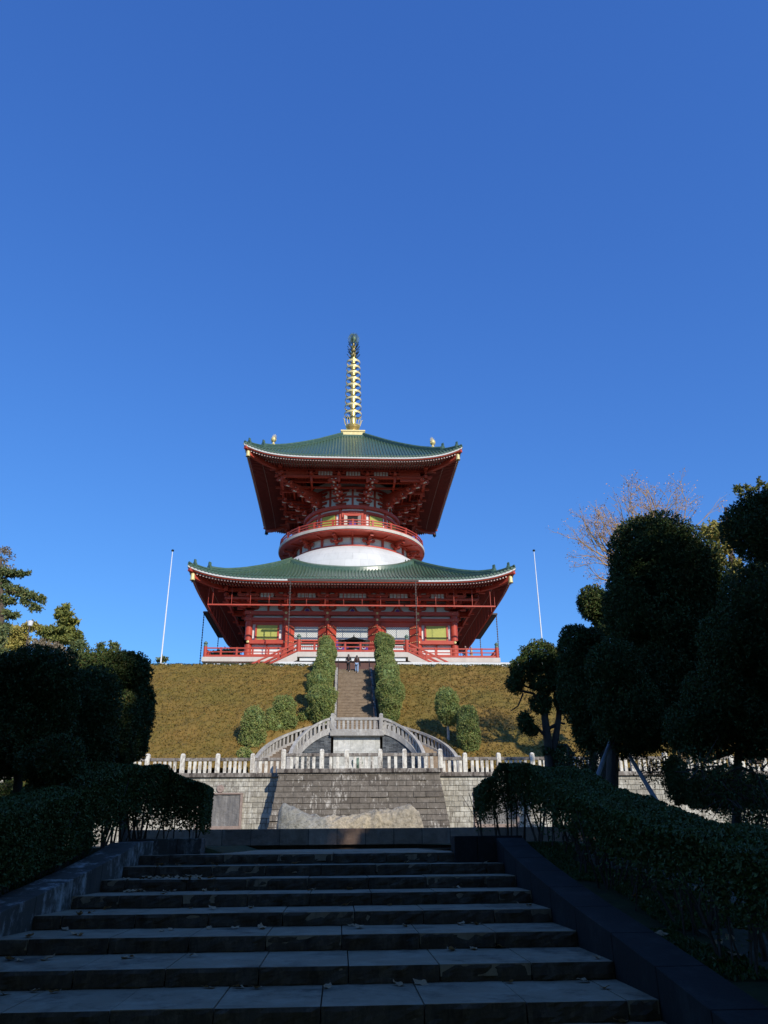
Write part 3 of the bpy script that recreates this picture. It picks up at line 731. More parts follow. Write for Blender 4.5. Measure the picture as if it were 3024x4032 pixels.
# long straight stair up the slope
hs_ = empty('hill_staircase', (1.05, 58, ZU), 'long narrow stone stair climbing the azalea slope between shrubs', 'stairs')
NS = 42; Ya, Yb = 58.1, 69.6; Za, Zb = ZU, 14.3; XL_, XR_ = -.34, 2.44
for k in range(NS):
    y = Ya+(Yb-Ya)*k/NS; z = Za+(Zb-Za)*(k+1)/NS; m = MB()
    m.box(XL_, XR_, y, y+(Yb-Ya)/NS+.06, z-.5, z-.03); m.box(XL_+.002, XR_-.002, y-.03, y+(Yb-Ya)/NS+.03, z-.04, z+random.uniform(-.004, .004))
    m.build('step', M['stair'], hs_)
for sx, x in ((-1, XL_), (1, XR_)):
    m = MB(); xa, xb = (x-.26, x-.01) if sx < 0 else (x+.01, x+.26)
    m.xprism([(Ya-.4, Za-.5), (Yb, Zb-.7), (Yb, Zb+.22), (Ya-.4, Za+.1)], xa, xb); m.build('side_kerb', M['coping_pale'] if sx < 0 else M['coping'], hs_)
    m = MB(); m.tube([(x, Ya, Za+.95), (x, Yb, Zb+.95)], .03, 6)
    for k in range(7):
        t = k/6; y = Ya+(Yb-Ya)*t; z = Za+(Zb-Za)*t; m.tube([(x, y, z), (x, y, z+.95)], .022, 6)
    m.build('handrail', M['chain'], hs_)
m = MB(); m.box(XL_-.2, XR_+.2, 69.62, 81.5, 14.2, 14.31); tag(m.build('upper_path', M['stair']), kind='structure')
ph = MB(); ph.box(-25, -3.0, 69.75, 70.05, 14.2, 14.9); 

# ------------------------------------------------------------------ pagoda
CX, CY = 1.13, 100.3
PG = empty('pagoda', (CX, CY, 14.3), 'vermilion two storeyed pagoda with green tiled roofs, white dome and golden spire', 'pagoda')
def TR(a):
    c, s = math.cos(a), math.sin(a)
    return lambda p: (CX+p[0]*c-p[1]*s, CY+p[0]*s+p[1]*c, p[2])
T0 = TR(0); SIDES = [TR(k*PI/2) for k in range(4)]       # front, right, back, left ; local -y points outward
FZ = 18.65
def P_(name, m, mat, parent=PG, **k): return m.build(name, M[mat], parent, **k)

# platform
m = MB(T0); m.box(-16.4, 16.4, -16.3, 16.3, 18.14, FZ); P_('platform_slab', m, 'cream', bevel=.03)
m = MB(T0); m.box(-15.9, 15.9, -15.8, 15.8, 14.2, 18.14); P_('platform_base', m, 'cream')
LX, LY = 5.9, 18.9
m = MB(T0); m.box(-LX, LX, -LY, -16.31, 18.1, FZ-.004); P_('landing_slab', m, 'cream', bevel=.03)
m = MB(T0); m.box(-LX+.25, LX-.25, -LY+.2, -16.31, 17.72, 18.1); P_('landing_plinth', m, 'white')
m = MB(T0); m.box(-LX+.5, LX-.5, -LY+.45, -16.31, 14.2, 17.72); P_('landing_base', m, 'brownstone')
for sx in (-1, 1):
    st = MB(T0); N = 24; run = 8.6; drop = 4.2
    for k in range(N):
        x0 = LX+run*k/N; x1 = LX+run*(k+1)/N+.03; z = FZ-drop*(k+1)/N
        st.box(*sorted((sx*x0, sx*x1)), -LY+.3, -16.9, z-.6, z)
    so = P_('side_stair', st, 'cream')
    for y0 in (-LY, -16.9):
        m = MB(T0); pl = [(sx*LX, FZ-.02), (sx*(LX+run), FZ-drop), (sx*(LX+run), FZ-drop-.8), (sx*LX, FZ-.9)]
        m.prism(pl, y0, y0+.3); P_('stringer', m, 'cream', so)
    for y in (-LY+.15, -16.75):
        rl = MB(T0)
        a = (sx*LX, y, FZ); b = (sx*(LX+run), y, FZ-drop)
        for h, w in ((1.02, .16), (.58, .12), (.16, .16)): rl.beam((a[0], a[1], a[2]+h), (b[0], b[1], b[2]+h), w, w)
        ro = P_('stair_rail', rl, 'red', so)
        for k in range(1, 5):
            t = k/4.3; m = MB(T0); x = a[0]+(b[0]-a[0])*t; z = FZ-drop*t; m.box(x-.11, x+.11, y-.11, y+.11, z-.1, z+1.1); m.build('post', M['red'], so)

# veranda railing
def finial(parent, x, y, z, T=T0, r=.2, h=.62):
    m = MB(T); m.lathe([(r, 0), (r*1.08, .08*h), (r*.9, .3*h), (r*.7, .42*h), (r*1.15, .5*h), (r*1.2, .62*h), (r*.8, .82*h), (r*.25, .95*h), (.01, h*1.05)], c=(x, y), n=14)
    m.v = [(a, b, c+z) for a, b, c in m.v]; m.build('onion_finial', M['patina'], parent, smooth=True)
def rail_run(par, a, b, npost, T=T0, skip=()):
    a = Vector(a); b = Vector(b); m = MB(T)
    m.beam((a.x, a.y, FZ+1.0), (b.x, b.y, FZ+1.0), .13, .13); m.beam((a.x, a.y, FZ+.58), (b.x, b.y, FZ+.58), .12, .10); m.beam((a.x, a.y, FZ+.14), (b.x, b.y, FZ+.14), .17, .2)
    m.build('rail', M['red'], par)
    for k in range(1, npost):
        if k in skip: continue
        q = a+(b-a)*k/npost; p = MB(T); p.cbox((q.x, q.y, FZ+.5), (.2, .2, 1.0)); p.cbox((q.x, q.y, FZ+1.02), (.24, .24, .12)); p.build('post', M['red'], par)
RH = 16.1
for k, T in enumerate(SIDES):
    rg = empty('veranda_railing', (0, 0, 0)); rg.parent = PG; rg.location = (0, -16 if k == 0 else 0, 4.35)
    if k == 0:
        rail_run(rg, (-RH, -RH, 0), (-LX+.1, -RH, 0), 6, T); rail_run(rg, (LX-.1, -RH, 0), (RH, -RH, 0), 6, T)
        rail_run(rg, (-LX+.15, -LY+.2, 0), (LX-.15, -LY+.2, 0), 7, T)
        for sx in (-1, 1):
            p = MB(T); p.tube([(sx*(LX-.1), -LY+.2, FZ), (sx*(LX-.1), -LY+.2, FZ+1.35)], .21, 14); p.build('newel_post', M['red'], rg, smooth=True)
            finial(rg, sx*(LX-.1), -LY+.2, FZ+1.35, T)
            p = MB(T); p.tube([(sx*(LX-.1), -16.75, FZ), (sx*(LX-.1), -16.75, FZ+1.2)], .19, 14); p.build('newel_post', M['red'], rg, smooth=True)
            finial(rg, sx*(LX-.1), -16.75, FZ+1.2, T)
    else: rail_run(rg, (-RH, -RH, 0), (RH, -RH, 0), 17, T)
    p = MB(T); p.tube([(-RH, -RH, FZ), (-RH, -RH, FZ+1.15)], .2, 14); p.build('corner_post', M['red'], rg, smooth=True); finial(rg, -RH, -RH, FZ+1.15, T)

# body
BW = 12.0
m = MB(T0); m.box(-BW+.1, BW-.1, -BW+.1, BW-.1, FZ, 27.6); P_('white_wall', m, 'white')
colx = [-12.0, -7.75, -2.92, 2.92, 7.75]
bays = [(-12, -7.75), (-7.75, -2.92), (-2.92, 2.92), (2.92, 7.75), (7.75, 12)]
def hardware(parent, x, z, T, y=-BW-.36):
    m = MB(T); m.lathe([(.01, 0), (.17, .01), (.14, .05), (.05, .08), (.01, .1)], n=6); m.v = [(0, 0, 0)]*0+m.v
    Tl = m.T; m.T = None
    m2 = MB(T); m2.add([(x+.16*math.cos(a*PI/3), y-.03, z+.16*math.sin(a*PI/3)) for a in range(6)]+[(x, y-.09, z)], [(i, (i+1) % 6, 6) for i in range(6)]); m2.build('gilt_boss', M['goldpaint'], parent)
for k, T in enumerate(SIDES):
    if k == 2: continue
    for x in colx:
        m = MB(T); m.tube([(x, -BW, FZ), (x, -BW, 24.95)], .42, 16); P_('column', m, 'red', smooth=True)
    for z0, z1, o, nm in ((23.76, 24.14, .30, 'tie_beam'), (24.50, 24.93, .33, 'head_beam'), (FZ+.02, FZ+.22, .28, 'ground_sill')):
        m = MB(T); m.box(-BW-.55, BW+.55, -BW-o-.12, -BW+.1, z0, z1); bo = P_(nm, m, 'red')
        if k == 0 and z0 > 20:
            for x in colx+[12.0]: hardware(bo, x, (z0+z1)/2, T, -BW-o-.12)
    for i, (a, b) in enumerate(bays):
        outer = i in (0, 4)
        if k != 0 and i in (1, 3): outer = True
        ctr = (a+b)/2
        m = MB(T); m.box(a+.3, b-.3, -BW-.12, -BW+.1, 23.45, 23.77) if outer else m.box(a+.3, b-.3, -BW-.12, -BW+.1, 23.15, 23.77); P_('door_head', m, 'red')
        if outer:
            s_ = -1 if i == 0 else 1
            m = MB(T); m.box(a-.5 if i == 0 else a-.1, b+.5 if i == 4 else b+.1, -BW-.5, -BW+.1, 21.05, 21.45); bo = P_('sill_beam', m, 'red')
            if k == 0: hardware(bo, a, 21.25, T, -BW-.5); hardware(bo, b, 21.25, T, -BW-.5)
            hw = 1.18
            wn = empty('window', (0, 0, 0)); wn.parent = PG; c = T((ctr, -BW, 22.5)); wn.location = (c[0]-CX, c[1]-CY, c[2]-14.3)
            m = MB(T)
            for x in (-hw-.1, hw+.1): m.box(ctr+x-.1, ctr+x+.1, -BW-.2, -BW+.1, 21.46, 23.44)
            m.box(ctr-hw, ctr+hw, -BW-.18, -BW+.1, 23.3, 23.445); m.box(ctr-hw, ctr+hw, -BW-.18, -BW+.1, 21.455, 21.6); m.build('frame', M['red'], wn)
            m = MB(T); 
            for q in range(30):
                x = ctr-hw+(q+.5)*2*hw/30; m.box(x-.034, x+.034, -BW-.12, -BW-.02, 21.6, 23.3)
            m.box(ctr-hw, ctr+hw, -BW-.03, -BW+.08, 21.6, 23.3); m.build('slatted_shutter', M['shutter'], wn)
            m = MB(T); m.box(ctr-hw, ctr+hw, -BW-.15, -BW-.11, 21.95, 22.02); m.build('shutter_bar', M['shutter'], wn)
            # wainscot under the window
            m = MB(T)
            for x0, x1 in ((a+.35, ctr-.05), (ctr+.05, b-.35)):
                pass
            m.box(a+.3, b-.3, -BW-.1, -BW+.1, 19.75, 19.9); m.box(a+.3, b-.3, -BW-.1, -BW+.1, 20.62, 20.74); m.box(ctr-.06, ctr+.06, -BW-.1, -BW+.1, FZ+.2, 21.05); P_('wainscot_rail', m, 'red')
        elif k == 0:
            op = 1.9 if i == 2 else 1.42
            d = empty('doorway', (0, 0, 0)); d.parent = PG; c = T((ctr, -BW, 21)); d.location = (c[0]-CX, c[1]-CY, c[2]-14.3)
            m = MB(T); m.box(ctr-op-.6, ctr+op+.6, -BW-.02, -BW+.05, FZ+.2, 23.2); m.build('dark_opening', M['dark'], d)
            m = MB(T)
            for sx in (-1, 1): m.box(*sorted((ctr+sx*op, ctr+sx*((b-a)/2-.3))), -BW-.14, -BW+.1, FZ, 23.2)
            m.box(ctr-op, ctr+op, -BW-.12, -BW+.1, 21.45, 21.62); m.build('door_frame', M['red'], d)
            m = MB(T); m.box(ctr-op, ctr+op, -BW-.06, -BW-.03, 21.62, 23.15); m.build('netting', M['net'], d)
            for x0, x1 in (((-op, -op+1.1), (op-1.1, op)) if i == 2 else ((-op+.0, op-.0),)):
                m = MB(T); m.box(ctr+x0+.02, ctr+x1-.02, -BW-.05, -BW-.025, FZ+.3, 21.0); m.build('lattice_screen', M['grid'], d)
            if i == 2:
                for sx in (-1, 1):
                    m = MB(T); m.grid(lambda u, v: (ctr+sx*(op-.03-1.5*u), -BW-.16-.03*math.sin(u*14), 21.42-(1.2+.25*u)*v), 16, 4); cu = m.build('purple_curtain', M['purple'], d, smooth=True)
                    x = ctr+sx*(op-.55); m = MB(T)
                    for bx in ((-.2, .2, .35, .42), (-.2, .2, .1, .16), (-.2, -.13, -.25, .16), (.13, .2, -.25, .16), (-.2, .2, -.25, -.19), (-.03, .03, .1, .55), (-.1, .1, -.05, 0)):
                        m.box(x+bx[0], x+bx[1], -BW-.24, -BW-.21, 20.75+bx[2], 20.75+bx[3])
                    m.build('white_crest', M['white'], cu)
            for sx in (-1, 1):
                h0 = Vector((ctr+sx*op, -BW-.16)); h1 = Vector((ctr+sx*((b-a)/2-.04), -BW-(1.25 if i == 2 else .95)))
                dv = (h1-h0).normalized(); L = (h1-h0).length; nr = Vector((dv.y, -dv.x))
                if nr.dot(Vector((-sx, 0))) < 0: nr = -nr
                lf = MB(T); lf.beam((h0.x, h0.y, 21.0), (h1.x, h1.y, 21.0), .12, 4.35); bt = MB(T); sd_ = MB(T)
                if (-nr).dot(Vector((0, -1))) > nr.dot(Vector((0, -1))): nr = -nr
                for z in (22.85, 22.0, 21.15, 20.2): bt.beam((h0.x+nr.x*.07, h0.y+nr.y*.07, z), (h1.x+nr.x*.07, h1.y+nr.y*.07, z), .02, .035)
                for z in (22.95, 22.1, 21.25, 20.3):
                    for q in range(5): p = h0+dv*(L*(q+.5)/5)+nr*.08; sd_.cbox((p.x, p.y, z), (.055, .055, .055))
                build_multi('door_leaf', [(lf, 'red'), (bt, 'chain'), (sd_, 'goldpaint')], d)
        # frieze
        if k in (0, 1, 3):
            if (not outer) or (k != 0 and i == 2):
                m = MB(T)      # frog-leg strut
                for sx in (-1, 1):
                    pl = [(ctr+sx*.05, 25.62), (ctr+sx*.22, 25.62), (ctr+sx*.42, 25.42), (ctr+sx*.55, 25.15), (ctr+sx*.85, 24.98), (ctr+sx*.85, 24.93), (ctr+sx*.45, 24.93), (ctr+sx*.36, 25.12), (ctr+sx*.22, 25.36), (ctr+sx*.05, 25.42)]
                    m.prism(pl, -BW-.16, -BW+.1)
                P_('frog_leg_strut', m, 'red')
                m = MB(T); m.prism([(ctr-.28, 24.94), (ctr+.28, 24.94), (ctr+.18, 25.2), (ctr, 25.34), (ctr-.18, 25.2)], -BW-.11, -BW); P_('strut_carving', m, 'purple')
            else:
                m = MB(T); m.box(ctr-.12, ctr+.12, -BW-.12, -BW+.1, 24.93, 25.7); P_('short_post', m, 'red')

def arm(m, cx, cy, z, L, w=.26, h=.32):
    """bracket arm along x with swept ends"""
    m.prism([(cx-L/2, z+h), (cx-L/2, z+h*.55), (cx-L/2+h*.6, z), (cx+L/2-h*.6, z), (cx+L/2, z+h*.55), (cx+L/2, z+h)], cy-w/2, cy+w/2)
def blk(m, cx, cy, z, s=.34, h=.2):
    m.add([(cx-s*.36, cy-s*.36, z), (cx+s*.36, cy-s*.36, z), (cx+s*.36, cy+s*.36, z), (cx-s*.36, cy+s*.36, z), (cx-s/2, cy-s/2, z+h*.45), (cx+s/2, cy-s/2, z+h*.45), (cx+s/2, cy+s/2, z+h*.45), (cx-s/2, cy+s/2, z+h*.45),
           (cx-s/2, cy-s/2, z+h), (cx+s/2, cy-s/2, z+h), (cx+s/2, cy+s/2, z+h), (cx-s/2, cy+s/2, z+h)],
          [(3, 2, 1, 0), (8, 9, 10, 11)]+[(i, (i+1) % 4, 4+(i+1) % 4, 4+i) for i in range(4)]+[(4+i, 4+(i+1) % 4, 8+(i+1) % 4, 8+i) for i in range(4)])
OF = 14.5
for k, T in enumerate(SIDES):
    if k == 2: continue
    for x in colx+[12.0]:
        m = MB(T); cor = abs(x) > 11.9; big = 1.9
        blk(m, x, -BW, 24.93, .95, .3)
        if not cor or True:
            arm(m, x, -BW, 25.2, 2.1); [blk(m, x+q, -BW, 25.5) for q in (-.85, 0, .85)]
            m.box(x-.15, x+.15, -BW-1.5, -BW, 25.2, 25.52); arm(m, x, -BW-1.15, 25.6, 1.9); [blk(m, x+q, -BW-1.15, 25.9) for q in (-.75, 0, .75)]
            m.box(x-.15, x+.15, -OF-.2, -BW, 25.58, 25.92); arm(m, x, -OF, 26.02, 2.5, .28, .36); [blk(m, x+q, -OF, 26.38, .36, .22) for q in (-1.0, 0, 1.0)]
            m.box(x-.16, x+.16, -OF-.75, -BW, 25.98, 26.2)
        w_ = MB(T)
        for q in (-.5, .5) if not cor else (): w_.box(x+q-.2, x+q+.2, -BW-.12, -BW-.05, 25.5, 25.66); w_.box(x+q-.2, x+q+.2, -OF+.02, -OF+.1, 26.38, 26.55)
        build_multi('bracket_set', [(m, 'red'), (w_, 'white')], PG) if not cor else P_('bracket_set', m, 'red')
    for sx in (-1, 1):    # diagonal corner bracket
        if sx < 0 or k == 0:
            m = MB(T)
            for r0, z in ((1.6, 25.25), (2.6, 25.65), (3.7, 26.05)): m.beam((sx*(BW-.3), -BW+.3, z+.16), (sx*(BW+r0*.72), -BW-r0*.72, z+.16), .3, .32)
            P_('corner_bracket', m, 'red')
    m = MB(T); m.box(-BW-.2, BW+.2, -BW-.18, -BW+.1, 25.72, 26.0); P_('wall_purlin', m, 'red')
    m = MB(T); m.box(-BW-1.2, BW+1.2, -BW-1.28, -BW-1.02, 26.08, 26.35); P_('middle_purlin', m, 'red')
    m = MB(T); m.box(-OF-1.0, OF+1.0, -OF-.2, -OF+.2, 26.6, 26.98); m.box(-OF-.2, OF+.2, -OF-.12, -OF+.12, 25.72, 25.94); P_('eaves_purlin', m, 'red')
    for a, b in bays:
        a2, b2 = a+1.35, b-1.35
        m = MB(T); m.box(a2, b2, -OF+.05, -OF+.09, 25.95, 26.58); so = P_('slatted_panel', m, 'white')
        m = MB(T); n = max(4, round((b2-a2)/.42))
        for q in range(n+1): x = a2+(b2-a2)*q/n; m.box(x-.035, x+.035, -OF-.02, -OF+.06, 25.95, 26.59)
        m.box(a2-.3, b2+.3, -OF-.05, -OF+.1, 26.5, 26.6); m.build('slat', M['red'], so)
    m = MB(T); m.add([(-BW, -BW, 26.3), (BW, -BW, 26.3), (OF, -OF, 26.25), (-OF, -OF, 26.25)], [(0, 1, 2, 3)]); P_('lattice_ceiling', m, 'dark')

# ---- roofs
def make_roof(prof, u0, u1, A, pw, ui, tiers, zeo, pitch=.40, rpitch=.34, tag_='', fl=.014):
    pu, pz = zip(*prof)
    def lift(x, u): return A*(min(abs(x), u1)/u1)**pw*max(0, (u-u0)/(u1-u0))**2
    def zr(x, u): return float(np.interp(u, pu, pz))+lift(x, u)
    # smooth profile
    def zs(u):
        return float(np.interp(u, pu, pz))
    for k, T_ in enumerate(SIDES):
        def T(p, T_=T_):
            u = max(1e-3, -p[1]); s_ = min(1, abs(p[0])/u); return T_((p[0], p[1]*(1-fl*(1-s_**4)*max(0, (u-u0)/(u1-u0))**2), p[2]))
        r = MB(T); nu = 14; nx = 40
        def f(i, j):
            u = u0+(u1-u0)*j; x = (2*i-1)*u; return (x, -u, zr(x, u))
        r.grid(f, nx, nu)
        n = int(u1/pitch)
        for q in range(-n, n+1):
            x = q*pitch; us = max(u0, abs(x)+.05); K = 9
            if u1-us < .15: continue
            ax = .125; P = []
            for i in range(K+1):
                u = us+(u1+.06-us)*i/K; z = zr(x, min(u, u1))
                for a in range(6):
                    b = PI*a/5; P.append((x+ax*math.cos(b), -u, z+.01+ax*1.5*math.sin(b)))
            r.add(P, [(i*6+a, (i+1)*6+a, (i+1)*6+a+1, i*6+a+1) for i in range(K) for a in range(5)])
            z = zr(x, u1); c = [(x+.15*math.cos(a*PI/5), -u1-.08, z+.0+.15*math.sin(a*PI/5)) for a in range(10)]+[(x+.15*math.cos(a*PI/5), -u1+.1, z+.15*math.sin(a*PI/5)) for a in range(10)]
            r.add(c, [tuple(range(10))]+[(a, (a+1) % 10, 10+(a+1) % 10, 10+a) for a in range(10)])
        def strip(m, ua, za, ub, zb, N=48):
            for i in range(N):
                xs = [(-1+2*(i+e)/N) for e in (0, 1)]
                P = []
                for s in xs:
                    for u, dz in ((ua, za), (ub, zb)): x = s*u; P.append((x, -u, zr(x, u1)+dz))
                m.add(P, [(0, 1, 3, 2)])
        strip(r, u1+.02, .02, u1+.02, -.15)
        P_('tiled_roof'+tag_, r, 'tile')
        m = MB(T); strip(m, u1-.01, -.125, u1-.3, -.12); strip(m, u1+.02, -.125, u1-.04, -.33); strip(m, u1-.04, -.33, u1-.6, -.32); P_('white_fascia'+tag_, m, 'white')
        m = MB(T); strip(m, u1-.12, -.325, u1-.16, -.45); strip(m, u1-.16, -.45, u1-.4, -.44); P_('red_fascia'+tag_, m, 'red')
        # soffit boards
        def zsf(x, u): return zeo + .16*(u1-u) + lift(x, u)
        m = MB(T); m.grid(lambda i, j: ((2*i-1)*(ui+(u1-.3-ui)*j), -(ui+(u1-.3-ui)*j), zsf((2*i-1)*(ui+(u1-.3-ui)*j), ui+(u1-.3-ui)*j)+.14), 60, 8); eave = [(m, 'soffit')]
        for (ta, tb, dz, hh) in tiers:
            m = MB(T); we = MB(T); n = int(tb/rpitch)
            for q in range(-n, n+1):
                x = (q+.0)*rpitch; ua = max(ta, abs(x)+.1)
                if tb-ua < .2: continue
                K = 3
                for i in range(K):
                    p, s = ua+(tb-ua)*i/K, ua+(tb-ua)*(i+1)/K; z0, z1 = zsf(x, p)+dz, zsf(x, s)+dz
                    m.add([(x-.075, -p, z0), (x+.075, -p, z0), (x+.075, -s, z1), (x-.075, -s, z1), (x-.075, -p, z0-hh), (x+.075, -p, z0-hh), (x+.075, -s, z1-hh), (x-.075, -s, z1-hh)], [(4, 5, 6, 7), (0, 4, 7, 3), (1, 2, 6, 5)])
                z = zsf(x, tb)+dz; we.box(x-.078, x+.078, -tb-.02, -tb+.02, z-hh-.003, z+.01)
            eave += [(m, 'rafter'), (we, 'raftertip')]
            m = MB(T); ub = tb-.25   # eave batten over the tips
            for i in range(40):
                s0, s1 = -1+2*i/40, -1+2*(i+1)/40
                m.beam((s0*ub, -ub, zsf(s0*ub, ub)+dz+.06), (s1*ub, -ub, zsf(s1*ub, ub)+dz+.06), .2, .13)
            eave.append((m, 'red'))
        build_multi('raftered_soffit', eave, PG)
        # hip rafter under the corner
        m = MB(T); a = (-ui, -ui, zsf(-ui, ui)-.1)
        us = [ui+(u1-.55-ui)*i/8 for i in range(9)]
        for p, s in zip(us[:-1], us[1:]): m.beam((-p, -p, zsf(p, p)-.22), (-s, -s, zsf(s, s)-.22), .42, .62)
        P_('hip_rafter'+tag_, m, 'red')
    return zr, zsf
def ridge_ornament(par, x, z, T, s=1.0):
    """demon tile head at the end of a hip ridge; x = distance out along the diagonal"""
    m = MB(T)
    d = x/math.sqrt(2)
    Tl = lambda p: (p[0]*.7071-p[1]*.7071, p[0]*.7071+p[1]*.7071, p[2])
    poly = [(-.34, 0), (.34, 0), (.38, .45), (.28, .78), (.12, .95), (.1, 1.25), (0, 1.38), (-.1, 1.25), (-.12, .95), (-.28, .78), (-.38, .45)]
    V = []
    for dep in (-.16, .16):
        for a, h in poly:
            # plane across the diagonal
            ax, ay = -1/math.sqrt(2), -1/math.sqrt(2); lx, ly = 1/math.sqrt(2), -1/math.sqrt(2)
            V.append((-d+lx*a*s+ax*dep*s, -d+ly*a*s+ay*dep*s, z+h*s))
    n = len(poly); m.add(V, [tuple(range(n)), tuple(range(n, 2*n))[::-1]]+[(i, (i+1) % n, n+(i+1) % n, n+i) for i in range(n)])
    return m
def make_hips(zr, u0, stops, u1, hgt, wid, tagn, tip=True):
    for k, T in enumerate(SIDES):
        segs = [(u0, stops[0], hgt), (stops[0], stops[1], hgt*.62)]
        for si, (a, b, h) in enumerate(segs):
            m = MB(T); N = 12; P = []
            for i in range(N+1):
                u = a+(b-a)*i/N; z = zr(u, u)-.1; lx, ly = .7071*wid/2, -.7071*wid/2
                tap = 1.0
                for (w, dz) in ((-1, 0), (-1, h*.8), (-.75, h), (.75, h), (1, h*.8), (1, 0)):
                    P.append((-u+lx*w, -u+ly*w, z+dz*1.0))
            m.add(P, [(i*6+q, i*6+q+1, (i+1)*6+q+1, (i+1)*6+q) for i in range(N) for q in range(5)]+[(N*6, N*6+1, N*6+2, N*6+3, N*6+4, N*6+5)])
            # two grooved courses
            for dz in (h*.35, h*.62):
                P = []
                for i in range(N+1):
                    u = a+(b-a)*i/N; z = zr(u, u)-.1+dz; w = wid/2+.04; lx, ly = .7071*w, -.7071*w
                    P += [(-u-lx, -u-ly, z), (-u+lx, -u+ly, z), (-u-lx, -u-ly, z+.06), (-u+lx, -u+ly, z+.06)]
                m.add(P, [(i*4+p, i*4+q, (i+1)*4+q, (i+1)*4+p) for i in range(N) for p, q in ((0, 1), (2, 3), (0, 2), (1, 3))])
            ro = m.build('hip_ridge', M['tile'], PG)
            ridge_ornament(None, (b+.05)*math.sqrt(2), zr(b, b)-.15, T, (.95 if si == 0 else .8)).build('ridge_end_tile', M['tile'], ro)
        m = MB(T); a, b = stops[1], u1-.06
        m.tube([(-a, -a, zr(a, a)+.1), (-u1+.2, -u1+.2, zr(u1, u1)+.12), (-b, -b, zr(u1, u1)+.18)], [.16, .15, .15], 8); m.build('corner_tile', M['tile'], PG)
        # red corner beam end and bell
        z = zr(u1, u1)-.55
        m = MB(T); m.beam((-u1+1.6, -u1+1.6, z-.18), (-u1+.15, -u1+.15, z+.02), .42, .5); m.build('corner_beam_end', M['red'], PG)
        bx = u1-.55; bell = empty('wind_bell', (0, 0, 0)); bell.parent = PG; c = T((-bx, -bx, z-.7)); bell.location = (c[0]-CX, c[1]-CY, c[2]-14.3)
        m = MB(T); m.lathe([(.3, -.95), (.27, -.9), (.25, -.5), (.23, -.25), (.16, -.14), (.03, -.1)], c=(-bx, -bx), n=12, cap=False); m.v = [(a, b, c2+z-.25) for a, b, c2 in m.v]; m.build('bell_body', M['goldpaint'] if k in (0, 1) else M['bronze'], bell, smooth=True)  # rear bells are gold too; dark bronze paints in their shade
        m = MB(T); m.tube([(-bx, -bx, z-.1), (-bx, -bx, z-.4)], .04, 6); m.cbox((-bx, -bx, z-1.35), (.2, .03, .2)); m.tube([(-bx, -bx, z-.5), (-bx, -bx, z-1.3)], .02, 5); m.build('clapper', M['bronze'], bell)
PR1 = [(7.0, 33.35), (7.83, 32.62), (9.4, 31.5), (11.1, 30.48), (13, 29.42), (14.8, 28.53), (16.6, 27.84), (18.4, 27.14)]
zr1, zs1 = make_roof(PR1, 7.2, 18.4, 1.45, 6.3, 12.2, ((12.2, 16.3, .15, .29), (15.9, 17.98, .16, .2)), 26.5)
make_hips(zr1, 7.83, (16.3, 17.7), 18.4, .72, .5, '')
PR2 = [(1.4, 54.5), (3, 53.1), (5, 51.35), (7, 49.75), (9, 48.25), (11, 46.85), (12.5, 45.9), (13.86, 45.0)]
zr2, zs2 = make_roof(PR2, 1.5, 13.86, 1.45, 5.0, 7.0, ((7.0, 11.8, .15, .29), (11.4, 13.46, .16, .2)), 44.35, tag_='', fl=.032)
make_hips(zr2, 1.6, (11.6, 13.2), 13.86, .70, .5, '')
for k, T in enumerate(SIDES):   # golden jewels on the hips
    u = 10.5; z = zr2(u, u)+.45; j = empty('hip_jewel', (0, 0, 0)); j.parent = PG; c = T((-u, -u, z)); j.location = (c[0]-CX, c[1]-CY, c[2]-14.3)
    m = MB(T); m.lathe([(.22, 0), (.26, .15), (.14, .3), (.12, .45), (.3, .6), (.38, .85), (.28, 1.1), (.1, 1.25), (.01, 1.4)], c=(-u, -u), n=14); m.v = [(a, b, q+z) for a, b, q in m.v]; m.build('jewel', M['goldpaint'], j, smooth=True)
    m = MB(T)
    for q in range(9):
        a = PI*(q/8)*1.3-.15*PI; m.tube([(-u+.42*math.cos(a)*.7, -u-.42*math.cos(a)*.7, z+.85+.45*math.sin(a)), (-u+.62*math.cos(a)*.7, -u-.62*math.cos(a)*.7, z+.95+.7*math.sin(a))], [.07, .02], 5)
    m.build('flame_halo', M['goldpaint'], j)

# gutter, rain chains, hanging red rail
m = MB(T0); m.box(-7.3, 7.3, -18.62, -18.42, 26.72, 26.9); P_('gutter', m, 'chain')
for sx in (-1, 1):
    m = MB(T0); m.box(*sorted((sx*18.05, sx*18.7)), -5.3, 7.7, 26.66, 26.86); P_('gutter', m, 'chain')
def chain(x, y, z0, z1):
    m = MB(); n = int((z1-z0)/.16)
    for q in range(n): z = z0+(z1-z0)*(q+.5)/n; s = .13 if q % 2 else .07; m.cbox((CX+x, CY+y, z), (s, s, .15))
    P_('rain_chain', m, 'chain')
for sx in (-1, 1):
    chain(sx*6.95, -18.52, 14.9, 26.75); chain(sx*18.6, -5.0, 14.9, 26.7); chain(sx*18.6, 7.4, 14.9, 26.7)
for k, T in enumerate(SIDES):
    m = MB(T); m.box(-16.36, 16.36, -16.36, -16.24, 24.45, 24.6); hr = P_('hanging_rail', m, 'red')
    for q in range(16):
        if k == 2: break
        m = MB(T); x = -15.7+q*31.4/15; m.box(x-.022, x+.022, -16.32, -16.28, 24.6, 26.75); m.build('hanger_rod', M['red'], hr)

